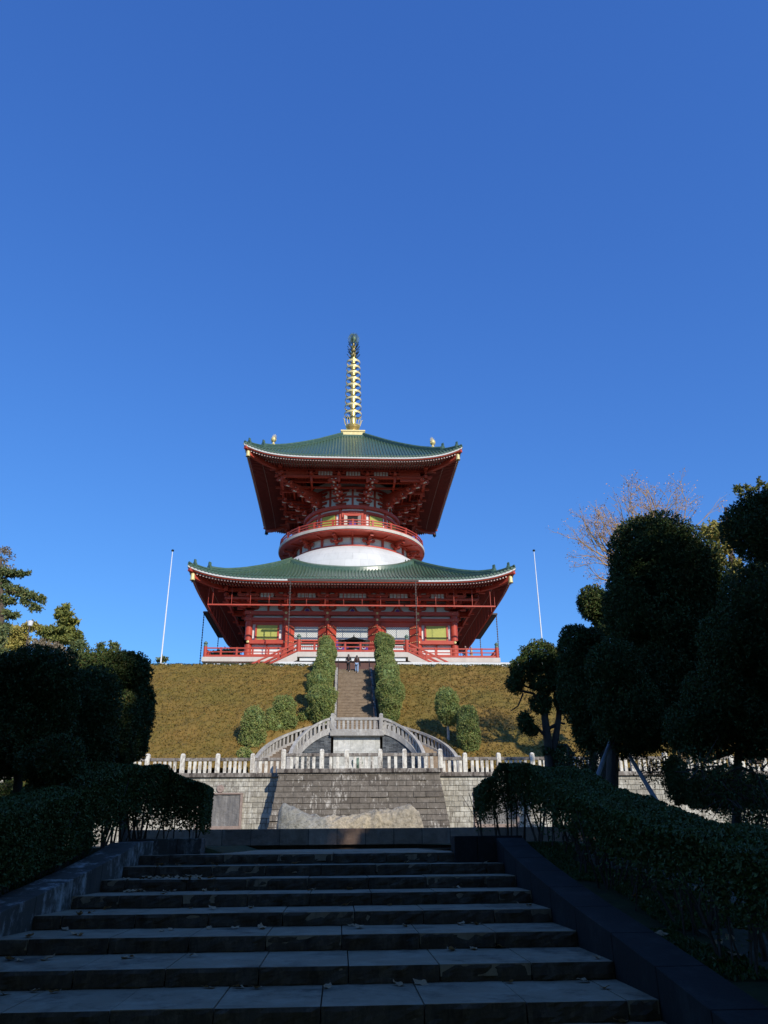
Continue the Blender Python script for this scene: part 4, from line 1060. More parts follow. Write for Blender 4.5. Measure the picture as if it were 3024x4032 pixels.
# dome
m = MB(T0); m.lathe([(11.05, 30.2), (10.95, 31.0), (10.75, 31.8), (10.4, 32.6), (9.9, 33.4), (9.2, 34.1), (8.5, 34.6), (7.98, 34.86), (7.9, 34.9)], n=96, cap=False); P_('white_dome', m, 'dome', smooth=True)
m = MB(T0); N = 160
for i in range(N):
    Q = []
    for a in (2*PI*i/N, 2*PI*(i+1)/N):
        for R, d in ((10.9, .52), (11.32, .5), (11.38, .05), (11.38, -.2)):
            x, y = R*math.cos(a), R*math.sin(a); u = max(abs(x), abs(y)); l = min(abs(x), abs(y)); Q.append((x, y, zr1(l, u)+d if True else 0))
    m.add(Q, [(0, 1, 5, 4), (1, 2, 6, 5), (2, 3, 7, 6)])
P_('dome_kerb_tiles', m, 'tile')

# lower drum and balcony
m = MB(T0); m.lathe([(7.75, 34.8), (7.75, 37)], n=96, cap=False); P_('lower_drum', m, 'white', smooth=True)
def ring(nm, mat, r0, r1, z0, z1, n=96, par=PG):
    m = MB(T0); m.lathe([(r0, z0), (r1, z0), (r1, z1), (r0, z1), (r0, z0)], n=n, cap=False); return m.build(nm, M[mat], par)
ring('drum_base_ring', 'red', 7.7, 8.02, 34.85, 35.05)
ring('drum_top_ring', 'red', 7.7, 8.1, 36.1, 36.3)
for q in range(24):
    T = TR(q*PI/12); main = (q % 2 == 1)
    if main:
        m = MB(T); m.box(-.14, .14, -8.05, -7.7, 34.9, 36.2); blk(m, 0, -8.1, 35.25, .5, .2); m.box(-.16, .16, -8.75, -7.7, 35.42, 35.68); arm(m, 0, -8.05, 35.45, 1.7, .22, .26); blk(m, -.7, -8.05, 35.72, .26, .14); blk(m, .7, -8.05, 35.72, .26, .14); blk(m, 0, -8.6, 35.68, .4, .16)
        m.box(-.18, .18, -9.35, -7.7, 35.84, 36.1); m.prism([(-.2, 35.84), (.2, 35.84), (.2, 36.2), (-.2, 36.2)], -9.5, -9.1); P_('balcony_bracket', m, 'red')
    else:
        m = MB(T); m.box(-.13, .13, -7.98, -7.7, 35.0, 36.2); m.box(-.12, .12, -9.8, -7.7, 36.12, 36.3); P_('drum_post', m, 'red')
bal = empty('balcony', (0, 0, 0)); bal.parent = PG; bal.location = (0, 0, 36.3-14.3)
ring('underside', 'red', 7.7, 9.85, 36.3, 36.42, par=bal); ring('edge_beam', 'red', 9.45, 9.9, 36.18, 36.4, par=bal)
ring('stone_rim', 'cream', 6, 10.08, 36.42, 36.8, par=bal); ring('deck_beam', 'red', 9.6, 9.98, 36.26, 36.43, par=bal)
for r_, z0, z1, nm in ((9.82, 36.86, 37.02, 'bottom_rail'), (9.82, 37.28, 37.38, 'middle_rail'), (9.84, 37.62, 37.74, 'top_rail')): ring(nm, 'red', r_-.08, r_+.08, z0, z1, par=bal)
for q in range(24):
    T = TR(q*PI/12); m = MB(T); m.box(-.12, .12, -9.93, -9.7, 36.8, 37.6); m.box(-.16, .16, -9.96, -9.68, 37.56, 37.78); m.build('post', M['red'], bal)
m = MB(T0)
for q in range(144) if False else ():
    if q % 6: T = TR(q*2*PI/144); m.v += [T(p) for p in []]; a = q*2*PI/144; m.cbox((9.84*math.sin(a), -9.84*math.cos(a), 36.93), (.07, .07, .07))

# upper drum
m = MB(T0); m.lathe([(6.25, 36.8), (6.25, 41), (5.95, 41.02), (5.95, 45.2)], n=72, cap=False); P_('upper_drum', m, 'white', smooth=True)
ring('window_sill_ring', 'red', 6.1, 6.5, 37.5, 37.65); ring('window_head_ring', 'red', 6.1, 6.5, 40.08, 40.42); ring('drum_cornice', 'red', 5.9, 6.72, 40.75, 41.15)
ring('frieze_ring', 'red', 5.9, 6.12, 42.55, 42.8); ring('frieze_top_ring', 'red', 5.9, 6.16, 43.9, 44.15); ring('cornice_band', 'red', 5.9, 6.3, 41.15, 41.35)
for q in range(12):
    a = q*PI/6; T = TR(a)
    for s in (-1, 1):
        pass
    T2 = TR(a+PI/12); m = MB(T2); m.tube([(0, -6.3, 36.8), (0, -6.3, 40.9)], .2, 10); P_('drum_column', m, 'red', smooth=True)
    if q % 3 == 0:
        d = empty('upper_door', (0, 0, 0)); d.parent = PG; c = T((0, -6.3, 38.5)); d.location = (c[0]-CX, c[1]-CY, c[2]-14.3)
        m = MB(T); m.box(-1.45, -1.15, -6.45, -6.1, 36.8, 40.1); m.box(1.15, 1.45, -6.45, -6.1, 36.8, 40.1); m.box(-1.2, 1.2, -6.42, -6.1, 39.7, 40.09); m.build('door_frame', M['red'], d)
        m = MB(T); m.box(-.75, .75, -6.3, -6.15, 36.8, 39.7); m.build('dark_opening', M['dark'], d)
        m = MB(T); m.box(-.45, .45, -6.36, -6.31, 38.0, 38.9); m.build('name_board', M['purple'], d)
        for s in (-1, 1):
            m = MB(T); m.beam((s*.72, -6.32, 38.25), (s*1.15, -6.75, 38.25), .08, 2.85); lf = m.build('door_leaf', M['cream'], d)
            m = MB(T); m.beam((s*1.15, -6.76, 38.25), (s*1.2, -6.81, 38.25), .1, 2.87); m.build('leaf_edge', M['red'], lf)
    else:
        w = empty('upper_window', (0, 0, 0)); w.parent = PG; c = T((0, -6.3, 38.8)); w.location = (c[0]-CX, c[1]-CY, c[2]-14.3)
        m = MB(T); m.box(-1.1, 1.1, -6.3, -6.12, 37.65, 40.09); m.build('frame', M['red'], w)
        m = MB(T); m.box(-.98, .98, -6.33, -6.27, 37.7, 39.95)
        for r_ in range(16): x = -.92+r_*.1227; m.box(x-.03, x+.03, -6.37, -6.32, 37.7, 39.95)
        m.build('slatted_shutter', M['shutter'], w)
    # frieze posts and arms
    m = MB(T); m.box(-.13, .13, -6.1, -5.9, 41.3, 44); P_('frieze_post', m, 'red')
    m = MB(T2)
    for z, L in ((41.45, 1.5), (42.0, 2.2), (42.85, 1.6), (43.35, 2.3)): arm(m, 0, -6.05, z, L, .22, .26)
    m.box(-.14, .14, -6.12, -5.9, 41.3, 44.0); P_('frieze_arm', m, 'red')
    # stepped radial brackets out to the square eaves frame
    th = a+PI/12; loc = (th+PI/4) % (PI/2)-PI/4; reach = 9.5/math.cos(loc)
    steps = 4 if abs(loc) < .5 else 6
    bs = empty('stepped_bracket', (0, 0, 0)); bs.parent = PG; c = T2((0, -7, 42)); bs.location = (c[0]-CX, c[1]-CY, c[2]-14.3)
    m = MB(T2); wm = MB(T2)
    for i in range(steps):
        t0 = i/steps; r0 = 6.0+(reach-6.0)*t0; r1 = 6.0+(reach-6.0)*(i+1)/steps; z = 41.35+(43.45-41.35)*((i+.5)/steps)
        h = .34
        m.xprism([(-5.9, z+.02), (-r1-.1, z+.02), (-r1-.25, z+h*.6), (-r1-.2, z+h), (-5.9, z+h)], -.17, .17)
        arm(m, 0, -r1+.15, z+.12, 1.35 if i < steps-1 else 1.7, .24, .28)
        for q2 in (-.5, 0, .5): blk(m, q2, -r1+.15, z+.4, .3, .17)
        for q2 in (-.27, .27): wm.add([(q2-.13, -r1+.06, z+.40), (q2+.13, -r1+.06, z+.40), (q2+.1, -r1+.06, z+.58), (q2-.1, -r1+.06, z+.58)], [(0, 1, 2, 3)])
        wm.box(-.14, .14, -r1-.12, -r1+.35, z-.012, z+.018)
    build_multi('bracket_arm', [(m, 'red'), (wm, 'white')], bs)
for k, T in enumerate(SIDES):
    m = MB(T); m.box(-10.2, 10.2, -9.68, -9.32, 43.75, 44.02); m.box(-10.9, 10.9, -9.72, -9.28, 44.72, 45.1); P_('upper_eaves_purlin', m, 'red')
    m = MB(T); m.box(-8.4, 8.4, -8.1, -7.86, 43.75, 44.0); m.box(-7.0, 7.0, -7.0, -6.8, 43.4, 43.65); P_('inner_purlin', m, 'red')
    for x in (-9.3, -5.45, -1.85, 1.85, 5.45):
        m = MB(T); blk(m, x, -9.5, 44.02, .6, .25); arm(m, x, -9.5, 44.22, 1.7, .28, .3); [blk(m, x+q, -9.5, 44.5, .32, .22) for q in (-.65, 0, .65)]
        m.box(x-.16, x+.16, -10.4, -8, 44.0, 44.25); m.box(x-.14, x+.14, -9.5, -6.2, 43.42, 43.74); m.box(x-.13, x+.13, -9.8, -9.5, 43.1, 43.8); P_('eaves_bracket', m, 'red')
    for a, b in ((-9.3, -5.45), (-5.45, -1.85), (-1.85, 1.85), (1.85, 5.45), (5.45, 9.3)):
        if abs(a+b) > 14: 
            m = MB(T); m.box(a+.5, b-.5, -9.56, -9.44, 44.1, 44.7); P_('frieze_board', m, 'red'); continue
        a2, b2 = (a+b)/2-.95, (a+b)/2+.95
        pieces = [(a2, b2)]
        for a2, b2 in pieces:
            m = MB(T); m.box(a2, b2, -9.45, -9.41, 44.05, 44.7); so = P_('upper_slatted_panel', m, 'white')
            m = MB(T); n = 5
            for q in range(n+1): x = a2+(b2-a2)*q/n; m.box(x-.04, x+.04, -9.5, -9.44, 44.05, 44.71)
            m.build('slat', M['red'], so)
    m = MB(T)
    for q in range(7): x = -6.2+q*.0; 
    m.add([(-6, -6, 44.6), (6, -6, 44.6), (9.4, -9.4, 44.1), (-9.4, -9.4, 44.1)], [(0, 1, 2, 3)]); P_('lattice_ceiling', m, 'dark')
    m = MB(T)
    for q in range(41): x = -9+q*.45; ua = max(6.3, abs(x)); m.beam((x, -ua, 44.5-(ua-6)*.15), (x, -9.3, 44.02), .07, .1) if ua < 9 else None
    for q in range(6): u = 6.6+q*.5; m.box(-u, u, -u-.04, -u+.04, 44.42-(u-6)*.15, 44.5-(u-6)*.15)
    P_('ceiling_lattice', m, 'red')

# spire
SPR = empty('spire', (0, 0, 0)); SPR.parent = PG; SPR.location = (0, 0, 54.4-14.3)
m = MB(T0); m.box(-1.68, 1.68, -1.68, 1.68, 54.4, 55.05); m.box(-1.78, 1.78, -1.78, 1.78, 55.05, 55.3); m.build('plinth', M['goldpaint'], SPR, bevel=.03)
m = MB(T0); m.box(-1.9, 1.9, -1.9, 1.9, 54.1, 54.42); m.build('roof_cap', M['tile'], SPR)
m = MB(T0); m.lathe([(1.05, 55.3), (1.0, 55.6), (.85, 55.95), (.6, 56.1)], n=28); m.build('inverted_bowl', M['gold'], SPR, smooth=True)
m = MB(T0); m.lathe([(.72, 56.05), (.8, 56.2), (.95, 56.4), (1.02, 56.5), (1.0, 56.6), (1.08, 56.7), (1.1, 56.8), (.5, 56.95)], n=28); m.build('lotus_base', M['gold'], SPR, smooth=True)
for q in range(8):
    T = TR(q*PI/4+.2); m = MB(T); m.tube([(-.2, -1.0, 56.8), (-.25, -1.15, 57.3), (-.1, -1.32, 57.9), (0, -1.45, 58.05), (.1, -1.32, 57.9), (.25, -1.15, 57.3), (.2, -1.0, 56.8)], [.04, .05, .05, .06, .05, .05, .04], 6); m.build('petal', M['goldpaint'], SPR)
m = MB(T0); m.tube([(0, 0, 55.9), (0, 0, 62), (0, 0, 69), (0, 0, 71.6)], [.46, .40, .33, .18], 14); m.build('mast', M['gold'], SPR, smooth=True)
zt_ = [59.02, 60.27, 61.43, 62.65, 63.79, 64.9, 66.05, 67.13, 68.21]
for i, z in enumerate(zt_):
    R = 1.30-.25*i/8; zc = z-.02; h = .33
    m = MB(T0); m.lathe([(R-.04, zc-h), (R, zc-h), (R, zc), (R-.04, zc), (R-.04, zc-h)], n=32, cap=False); ro = m.build('spire_ring', M['goldpaint'], SPR, smooth=True)
    m = MB(T0)
    for q in range(4):
        a = PI/4+q*PI/2; 
        for da in (-.16, .16): m.beam((.42*math.cos(a), .42*math.sin(a), zc-.3), ((R-.03)*math.cos(a+da), (R-.03)*math.sin(a+da), zc-.25), .05, .1)
        m.beam((.2*math.cos(a), .2*math.sin(a), zc-.3), (.6*math.cos(a), .6*math.sin(a), zc-.28), .06, .12)
    m.build('spoke', M['bronze'], ro)
    m = MB(T0); m.lathe([(.34, zc-.5), (.40, zc-.35), (.40, zc-.2), (.34, zc-.05)], n=14, cap=False); m.build('hub', M['gold'], ro, smooth=True)
for j, (z, L) in enumerate(((69.0, 1.0), (69.75, .95), (70.5, .95), (71.1, .85))):
    for q in range(8):
        T = TR(q*PI/4+(j % 2)*PI/8); m = MB(T); m.tube([(0, -.25, z-.1), (-.0, -.5, z+.12), (-.12, -L*.85, z+.5), (0, -L-.02, z+.68), (.12, -L*.85, z+.42), (.02, -.45, z-.05)], .04, 5); m.build('water_flame_leaf', M['bronze'], SPR)
m = MB(T0)
for z, r_ in ((69.3, .48), (70.15, .42), (71.0, .36)): 
    n0 = len(m.v); m.lathe([(.01, z-r_), (r_*.7, z-r_*.7), (r_, z), (r_*.7, z+r_*.7), (.01, z+r_)], n=14)
m.build('orb', M['gold'], SPR, smooth=True)
m = MB(T0); m.lathe([(.12, 71.6), (.22, 71.9), (.48, 72.25), (.5, 72.5), (.34, 72.85), (.12, 73.1), (.01, 73.4)], n=16); jw = m.build('crowning_jewel', M['patina'], SPR, smooth=True)
m = MB(T0)
for q in range(4):
    ca, sa = math.cos(q*PI/4), math.sin(q*PI/4)
    for s in range(24):
        a = -.9+s/23*(PI+1.8); r0, r1 = .62, .98
        x0, z0, x1, z1 = r0*math.cos(a), r0*math.sin(a)*1.1, r1*math.cos(a+.12), r1*math.sin(a+.12)*1.15
        m.tube([(x0*ca, x0*sa, 72.5+z0), (x1*ca, x1*sa, 72.5+z1)], [.035, .015], 4)
    m.tube([(.78*math.cos(a)*ca, .78*math.cos(a)*sa, 72.5+.86*math.sin(a)) for a in np.linspace(-.9, PI+.9, 24)], .025, 4)
m.tube([(0, 0, 73.3), (0, 0, 73.75)], .03, 5)
m.build('flame_halo', M['patina'], jw)

# ------------------------------------------------------------------ planting
def L_(px, py, rx, ry, Y, rd=None, dz=0):
    c = at(px, py, Y); k = ppm(c); r = [rx/k, (rd if rd else (rx+ry)/2/k*.95), ry/k]
    return (c+np.array([0, 0, dz]), r)
def tree_thing(name, base, label, cat, lobes, fol, trunk=None, bark='bark', density=500, size=.05, group=None, **k):
    density *= 3.8; size *= .66
    e = empty(name, base, label, cat, group)
    V, F = lobes_mesh(lobes, density, size, **k); mesh_np('crown', V, F, M[fol], e)
    if trunk:
        m = MB()
        for pts, rad in trunk: m.tube(pts, rad, 9)
        m.build('trunk', M[bark], e, smooth=True)
    return e
def limb(pxs, Y, r):
    """curved limb through surveyed points, radius tapering r -> .45 r"""
    pts = [at(x, y, Y) for x, y in pxs]; n = len(pts)
    return (pts, [r*(1-.5*i/(n-1)) for i in range(n)])
rnd = random.Random(11)
def twigs(m, c, r, n, l, rad=.012, rr=rnd):
    for _ in range(n):
        a = rr.uniform(0, 2*PI); b = rr.uniform(-.9, .9); d = np.array([math.cos(a)*math.cos(b), math.sin(a)*math.cos(b), math.sin(b)])
        p = np.array(c)+d*np.array(r)*rr.uniform(.2, .6); q = p+d*l*rr.uniform(.5, 1)+np.array([0, 0, rr.uniform(-.2, .2)*l]); mid = (p+q)/2+np.array([rr.uniform(-.1, .1)*l]*3)
        m.tube([p, mid, q], [rad*1.5, rad, rad*.4], 5)

kw = dict(out=.55, core=.56, bump=.09, bscale=2.0, e=2.4, spread=1.0, depth=.20, rag=.008, aspect=.62)
# left group of clipped cypresses in shade
Y = 13.0
tree_thing('clipped_cypress', (*at(80, 3000, Y)[:2], .0), 'big dark clipped cypress with a mushroom top at the left edge of the photo', 'tree',
    [L_(150, 2660, 165, 112, Y), L_(10, 2720, 150, 150, Y), L_(60, 2900, 150, 150, Y), L_(190, 2790, 120, 130, Y+.2), L_(-40, 2960, 150, 120, Y)], 'yew',
    [(np.array([at(60, 3330, Y), at(70, 3100, Y), at(90, 2850, Y)]), [.09, .07, .05]), (np.array([at(150, 3330, Y), at(140, 3100, Y), at(110, 2850, Y)]), [.07, .05, .04])], density=900, size=.055, **kw)
tree_thing('clipped_cypress', (*at(230, 3050, 12.2)[:2], .0), 'low rounded dark cypress lobe in front of the left trees', 'tree',
    [L_(240, 2985, 88, 92, 12.2), L_(150, 3010, 80, 70, 12.4)], 'yew', [(np.array([at(230, 3330, 12.2), at(235, 3050, 12.2)]), [.05, .04])], density=1000, size=.05, **kw)
Y = 14.5
tree_thing('clipped_cypress', (*at(350, 3050, Y)[:2], .0), 'tall dark rounded cypress column between the two mushroom topped ones', 'tree',
    [L_(360, 2770, 108, 145, Y), L_(345, 2930, 112, 140, Y), L_(300, 2860, 100, 150, Y+.3)], 'yew', [(np.array([at(350, 3330, Y), at(350, 3000, Y)]), [.07, .06])], density=850, size=.055, **kw)
Y = 17.5
tree_thing('clipped_cypress', (*at(500, 3050, Y)[:2], .0), 'clipped cypress with an olive lit top, rightmost of the left group', 'tree',
    [L_(430, 2650, 140, 92, Y), L_(520, 2650, 78, 82, Y), L_(555, 2810, 52, 130, Y), L_(490, 2870, 62, 150, Y-.6), L_(545, 2930, 42, 62, Y), L_(470, 2960, 60, 100, Y-.5)], 'yew',
    [(np.array([at(490, 3330, Y), at(490, 3000, Y), at(500, 2700, Y)]), [.09, .07, .05])], density=700, size=.06, **kw)

# right group
Y = 21.5
e = tree_thing('clipped_cypress', (*at(2175, 3080, Y)[:2], .0), 'small clipped cypress with a domed olive top and a bare forked trunk against the slope', 'tree',
    [L_(2125, 2588, 82, 70, Y), L_(2050, 2640, 48, 55, Y), L_(2030, 2690, 36, 42, Y), L_(2140, 2680, 65, 55, Y), L_(2190, 2640, 50, 90, Y), L_(2130, 2770, 48, 45, Y), L_(2070, 2845, 32, 42, Y), L_(2095, 2875, 30, 26, Y), L_(2205, 2985, 42, 55, Y), L_(2160, 2960, 25, 30, Y), L_(2215, 2760, 35, 60, Y)], 'yew',
    [limb([(2168, 3130), (2165, 3020), (2158, 2920), (2145, 2820), (2150, 2740)], Y, .16), limb([(2190, 3130), (2188, 3030), (2185, 2930), (2200, 2830), (2205, 2740)], Y, .13),
     limb([(2150, 2900), (2120, 2870), (2095, 2870)], Y, .05), limb([(2188, 2940), (2230, 2935), (2262, 2975)], Y, .07), limb([(2160, 2870), (2200, 2845), (2225, 2850)], Y, .05), limb([(2140, 2790), (2100, 2730), (2050, 2720), (2025, 2670)], Y, .05), limb([(2130, 2720), (2060, 2700), (2010, 2640)], Y, .035), limb([(2060, 2730), (2040, 2780), (2010, 2800)], Y, .025)],
    density=420, size=.08, core=.4, bump=.14, bscale=3, e=2.2, spread=1.0, depth=.3, rag=.02, out=.6)
Y = 19
tree_thing('clipped_cypress', (*at(2300, 3080, Y)[:2], .0), 'dark rounded cypress column right of the small forked one', 'tree',
    [L_(2270, 2570, 72, 112, Y), L_(2330, 2560, 70, 90, Y), L_(2285, 2720, 85, 140, Y), L_(2330, 2860, 80, 110, Y), L_(2360, 2700, 80, 150, Y)], 'yew', [limb([(2330, 3130), (2335, 2980), (2330, 2850)], Y, .12)], density=650, size=.065, **kw)
tree_thing('clipped_cypress', (*at(2340, 3080, 20.5)[:2], .0), 'round dark cypress ball standing high against the sky left of the big dome', 'tree',
    [L_(2338, 2375, 66, 70, 20.5), L_(2400, 2440, 70, 80, 20.5)], 'yew', [limb([(2380, 3130), (2370, 2800), (2350, 2400)], 20.5, .1)], density=600, size=.065, **kw)
Y = 17
bx = at(2410, 3140, Y)
e = tree_thing('clipped_cypress', (bx[0], bx[1], .0), 'largest dark cypress with a broad domed top and a straight trunk between two stakes', 'tree',
    [L_(2575, 2165, 172, 142, Y), L_(2700, 2285, 158, 168, Y), L_(2500, 2260, 95, 90, Y), L_(2640, 2270, 170, 150, Y), L_(2480, 2420, 105, 160, Y), L_(2620, 2500, 200, 240, Y+.3), L_(2750, 2480, 125, 180, Y), L_(2580, 2720, 170, 220, Y), L_(2720, 2740, 170, 210, Y), L_(2470, 2830, 130, 150, Y)], 'yew',
    [limb([(2408, 3190), (2410, 3080), (2414, 2960), (2440, 2800), (2500, 2600), (2560, 2300)], Y, .155), limb([(2500, 2560), (2500, 2400), (2530, 2290)], Y, .07), limb([(2460, 2720), (2600, 2600), (2700, 2400)], Y, .07)],
    density=600, size=.065, **kw)
tree_thing('clipped_cypress', (*at(2440, 3080, 16)[:2], .0), 'green tinged rounded cypress lobe in front of the largest dark one', 'tree',
    [L_(2420, 2640, 110, 122, 16), L_(2470, 2790, 130, 130, 16), L_(2390, 2760, 70, 90, 16.2)], 'yew', None, density=750, size=.06, **kw)
Y = 11
tree_thing('clipped_cypress', (*at(3010, 3080, Y)[:2], -.2), 'near black cypress dome high at the right edge of the photo', 'tree',
    [L_(3025, 2080, 178, 140, Y), L_(3120, 2020, 160, 105, Y)], 'yew', [limb([(3200, 3250), (3180, 2700), (3080, 2150)], Y, .13)], density=900, size=.05, **kw)
Y = 13
tree_thing('clipped_cypress', (*at(2900, 3080, Y)[:2], -.1), 'broad dark cypress mass along the right edge below the high dome', 'tree',
    [L_(2990, 2385, 132, 180, Y), L_(2890, 2550, 125, 165, Y), L_(3000, 2620, 150, 180, Y), L_(2840, 2760, 150, 150, Y), L_(2960, 2860, 150, 130, Y), L_(2740, 2870, 120, 110, Y)], 'yew',
    [limb([(2900, 3250), (2905, 3000), (2930, 2700), (2960, 2400)], Y, .075), limb([(2880, 2960), (2780, 3000), (2700, 2960)], Y, .04), limb([(2890, 3010), (2960, 3040), (3010, 3120)], Y, .035), limb([(2860, 3010), (2800, 3040), (2700, 3030)], Y, .03)], density=750, size=.055, **kw)
tree_thing('clipped_cypress', (*at(2665, 3150, 16)[:2], .0), 'narrow upright cypress clump beside the right stake', 'shrub',
    [L_(2665, 3070, 46, 100, 16)], 'yew', None, density=900, size=.05, **kw)
for px, py, rx, ry, Yd, lab in ((2830, 3110, 130, 80, 19, 'added dark mound standing in for the shaded wall under the broad cypress mass'), (2990, 3120, 90, 70, 21, 'added dark mound standing in for the shaded wall at the right edge behind the hedge'), (2745, 3130, 60, 55, 22, 'small added mound standing in for wall shade beside the narrow upright clump'), (90, 3120, 120, 60, 20, 'low dark evergreen mound under the left trees')):  # right-hand mounds are added to darken gaps where the wall is shaded
    tree_thing('filler_mound', (*at(px, py+60, Yd)[:2], 0), lab, 'shrub', [L_(px, py, rx, ry, Yd), L_(px+rx*.5, py+15, rx*.6, ry*.7, Yd-.5)], 'yew', None, density=450, size=.07, **dict(kw, core=.5, depth=.4, rag=.05))
for px, py, rx, ry, Yd, lab in ((3330, 2560, 190, 330, 20, 'tall dark evergreen just past the right edge of the photo'), (3700, 2500, 240, 420, 24, 'second dark evergreen past the right edge, further out'), (-330, 2760, 170, 260, 15, 'dark evergreen just past the left edge of the photo')):
    tree_thing('clipped_cypress', (*at(px, py+300, Yd)[:2], 0), lab, 'tree', [L_(px, py, rx, ry, Yd), L_(px+rx*.4, py+ry*.4, rx*.8, ry*.6, Yd-.5), L_(px-rx*.3, py-ry*.5, rx*.6, ry*.4, Yd)], 'yew', [limb([(px, 3250), (px, py+ry*.5)], Yd, .14)], density=260, size=.09, **kw)
# loose sprays below the crowns
def spray(name, label, pts, Y, fol, n, size, rad, cat='shrub'):
    e = empty(name, (*at(*pts[0], Y)[:2], 0), label, cat); C = []
    for x, y in pts:
        m = MB(); p = at(x, y, Y); m.tube([p-np.array([0, 0, rad]), p+np.array([.02, 0, rad])], .012, 5); twigs(m, p, [rad]*3, 7, rad*2.2, .01); m.build('branch', M['bark'], e)
        C.append(p+RNG.normal(0, rad*.75, (n, 3)))
    C = np.concatenate(C); V, F = leaves(C, np.tile([0, 0, .6], (len(C), 1)), size, 1.2)
    mesh_np('foliage', V, [F], M[fol], e)
spray('cypress_spray', 'loose hanging cypress twigs in front of the terrace wall between the trunks', [(2270, 3020), (2310, 3050), (2240, 2990), (2290, 3085), (2340, 3000), (2560, 3040), (2620, 3010), (2230, 3080)], 18, 'yew', 420, .055, .2)
spray('cypress_spray', 'tangled dark undergrowth below the broad cypress mass', [(2760, 3020), (2830, 3060), (2900, 3090), (2980, 3050), (2940, 3170), (3010, 3200), (2860, 3140)], 12.5, 'yew', 420, .05, .22)
spray('aucuba_shrub', 'pale leaved broadleaf shrub glimpsed low behind the right trees', [(2760, 3080), (2830, 3100), (2880, 3070), (2720, 3110), (2930, 3120)], 24, 'camellia', 170, .17, .35)
spray('sunlit_shrub', 'sunlit yellow green shrub seen through the gap at the right edge', [(2920, 3190), (2990, 3160), (2960, 3250), (3030, 3220), (2900, 3260), (3010, 3280)], 32, 'pine', 300, .13, .5)

# stakes
for (a, b, lab) in (((2402, 2925), (2328, 3120), 'grey timber stake leaning against the trunk from the left'), ((2478, 2975), (2592, 3165), 'grey timber stake leaning against the trunk from the right')):
    p, q = at(*a, 16.8), at(*b, 15.6); m = MB(); d = (q-p); q = q+d*.12; m.tube([p, p+(q-p)*.5, q], [.04, .045, .05], 10)
    o = m.build('tree_stake', M['stake'], smooth=True, origin=tuple(q)); tag(o, lab, 'stake')

# hedges
def hedge(label, path, width, dens, size, seed, lo=.24):
    """path: list of (x, y, height); follows the ground; dense above, bare stems below"""
    pth = np.array(path); seg = np.hypot(np.diff(pth[:, 0]), np.diff(pth[:, 1])); cum = np.concatenate([[0], np.cumsum(seg)]); L = cum[-1]
    e = empty('hedge', (path[0][0], path[0][1], gz2(*path[0][:2])), label, 'hedge'); C = []; N = []; m = MB(); r = random.Random(seed)
    hm = float(np.mean(pth[:, 2]))
    def frame(t):
        x = np.interp(t, cum, pth[:, 0]); y = np.interp(t, cum, pth[:, 1]); h = np.interp(t, cum, pth[:, 2])
        x2 = np.interp(np.minimum(t+.3, L), cum, pth[:, 0])-np.interp(np.maximum(t-.3, 0), cum, pth[:, 0]); y2 = np.interp(np.minimum(t+.3, L), cum, pth[:, 1])-np.interp(np.maximum(t-.3, 0), cum, pth[:, 1])
        n = np.hypot(x2, y2); return x, y, h, x2/n, y2/n
    for face, area in (('top', L*width), ('l', L*hm), ('r', L*hm), ('e', width*hm*2), ('in', L*width*hm*1.6)):
        n = int(area*dens); t = RNG.uniform(0, 1, n)*L; s_ = RNG.uniform(-.5, .5, n)*width; v = RNG.uniform(.1, 1, n)**.7
        nn = np.zeros((n, 3)); dp = -np.abs(RNG.normal(0, .05, n))
        if face == 'e': t = np.where(RNG.uniform(0, 1, n) < .5, -dp, L+dp)
        x, y, h, dx, dy = frame(t)
        if face == 'top': v = 1+dp/h; nn[:, 2] = 1
        elif face == 'l': s_ = .5*width+dp; nn[:, 0] = -dy; nn[:, 1] = dx
        elif face == 'r': s_ = -.5*width-dp; nn[:, 0] = dy; nn[:, 1] = -dx
        P = np.stack([x-dy*s_, y+dx*s_, np.zeros(n)], 1); q = np.stack([P[:, 0], P[:, 1], v*h], 1)
        rough = 1+.05*vnoise(q, 1.7, seed)+.03*vnoise(q, 5, seed+2)
        lo_ = lo(P[:, 1]) if callable(lo) else lo; low = np.clip((v-lo_)/.36, 0, 1)
        keep = RNG.uniform(0, 1, n) < (.05+.95*low)*np.where(vnoise(q, 4.5, seed+1) > -.6+.4*(1-low), 1, .25)
        g = np.array([gz2(a, b) for a, b in P[:, :2]]); P[:, 2] = g+v*h*rough
        P[:, :2] += nn[:, :2]*((rough-1)*1.2)[:, None]
        C.append(P[keep]); N.append(nn[keep])
    for _ in range(int(L*11)):
        t = r.uniform(0, L); x, y, h, dx, dy = frame(np.array([t])); s_ = r.uniform(-.38, .38)*width; x = float(x[0]-dy[0]*s_); y = float(y[0]+dx[0]*s_); h = float(h[0]); g = gz2(x, y)
        x2, y2 = x+r.uniform(-.18, .18), y+r.uniform(-.18, .18); x3, y3 = x2+r.uniform(-.15, .15), y2+r.uniform(-.15, .15); k = r.uniform(.7, 1.8)
        m.tube([(x, y, g-.05), (x2, y2, g+h*.4), (x3, y3, g+h*.85)], [.014*k, .011*k, .006], 5)
        if r.random() < .7: m.tube([(x2, y2, g+h*.4), (x2+r.uniform(-.25, .25), y2+r.uniform(-.25, .25), g+h*.8)], [.008, .004], 4)
    C = np.concatenate(C); N = np.concatenate(N); V, F = leaves(C, N, size, .9, .55); mesh_np('foliage', V, [F], M['hedge'], e); m.build('stems', M['bark'], e)
    return e
hedge('dark clipped hedge curving along the left kerb, its far end catching light', [(-5.3, 3.5, 1.0), (-4.72, 8, 1.05), (-4.2, 12, 1.1), (-4.0, 13.8, 1.27), (-3.4, 15.0, 1.32), (-2.9, 15.15, 1.15), (-2.4, 15.15, 1.0)], 1.0, 4600, .046, 3, lo=lambda y: np.where(y > 13, .2, -.15))
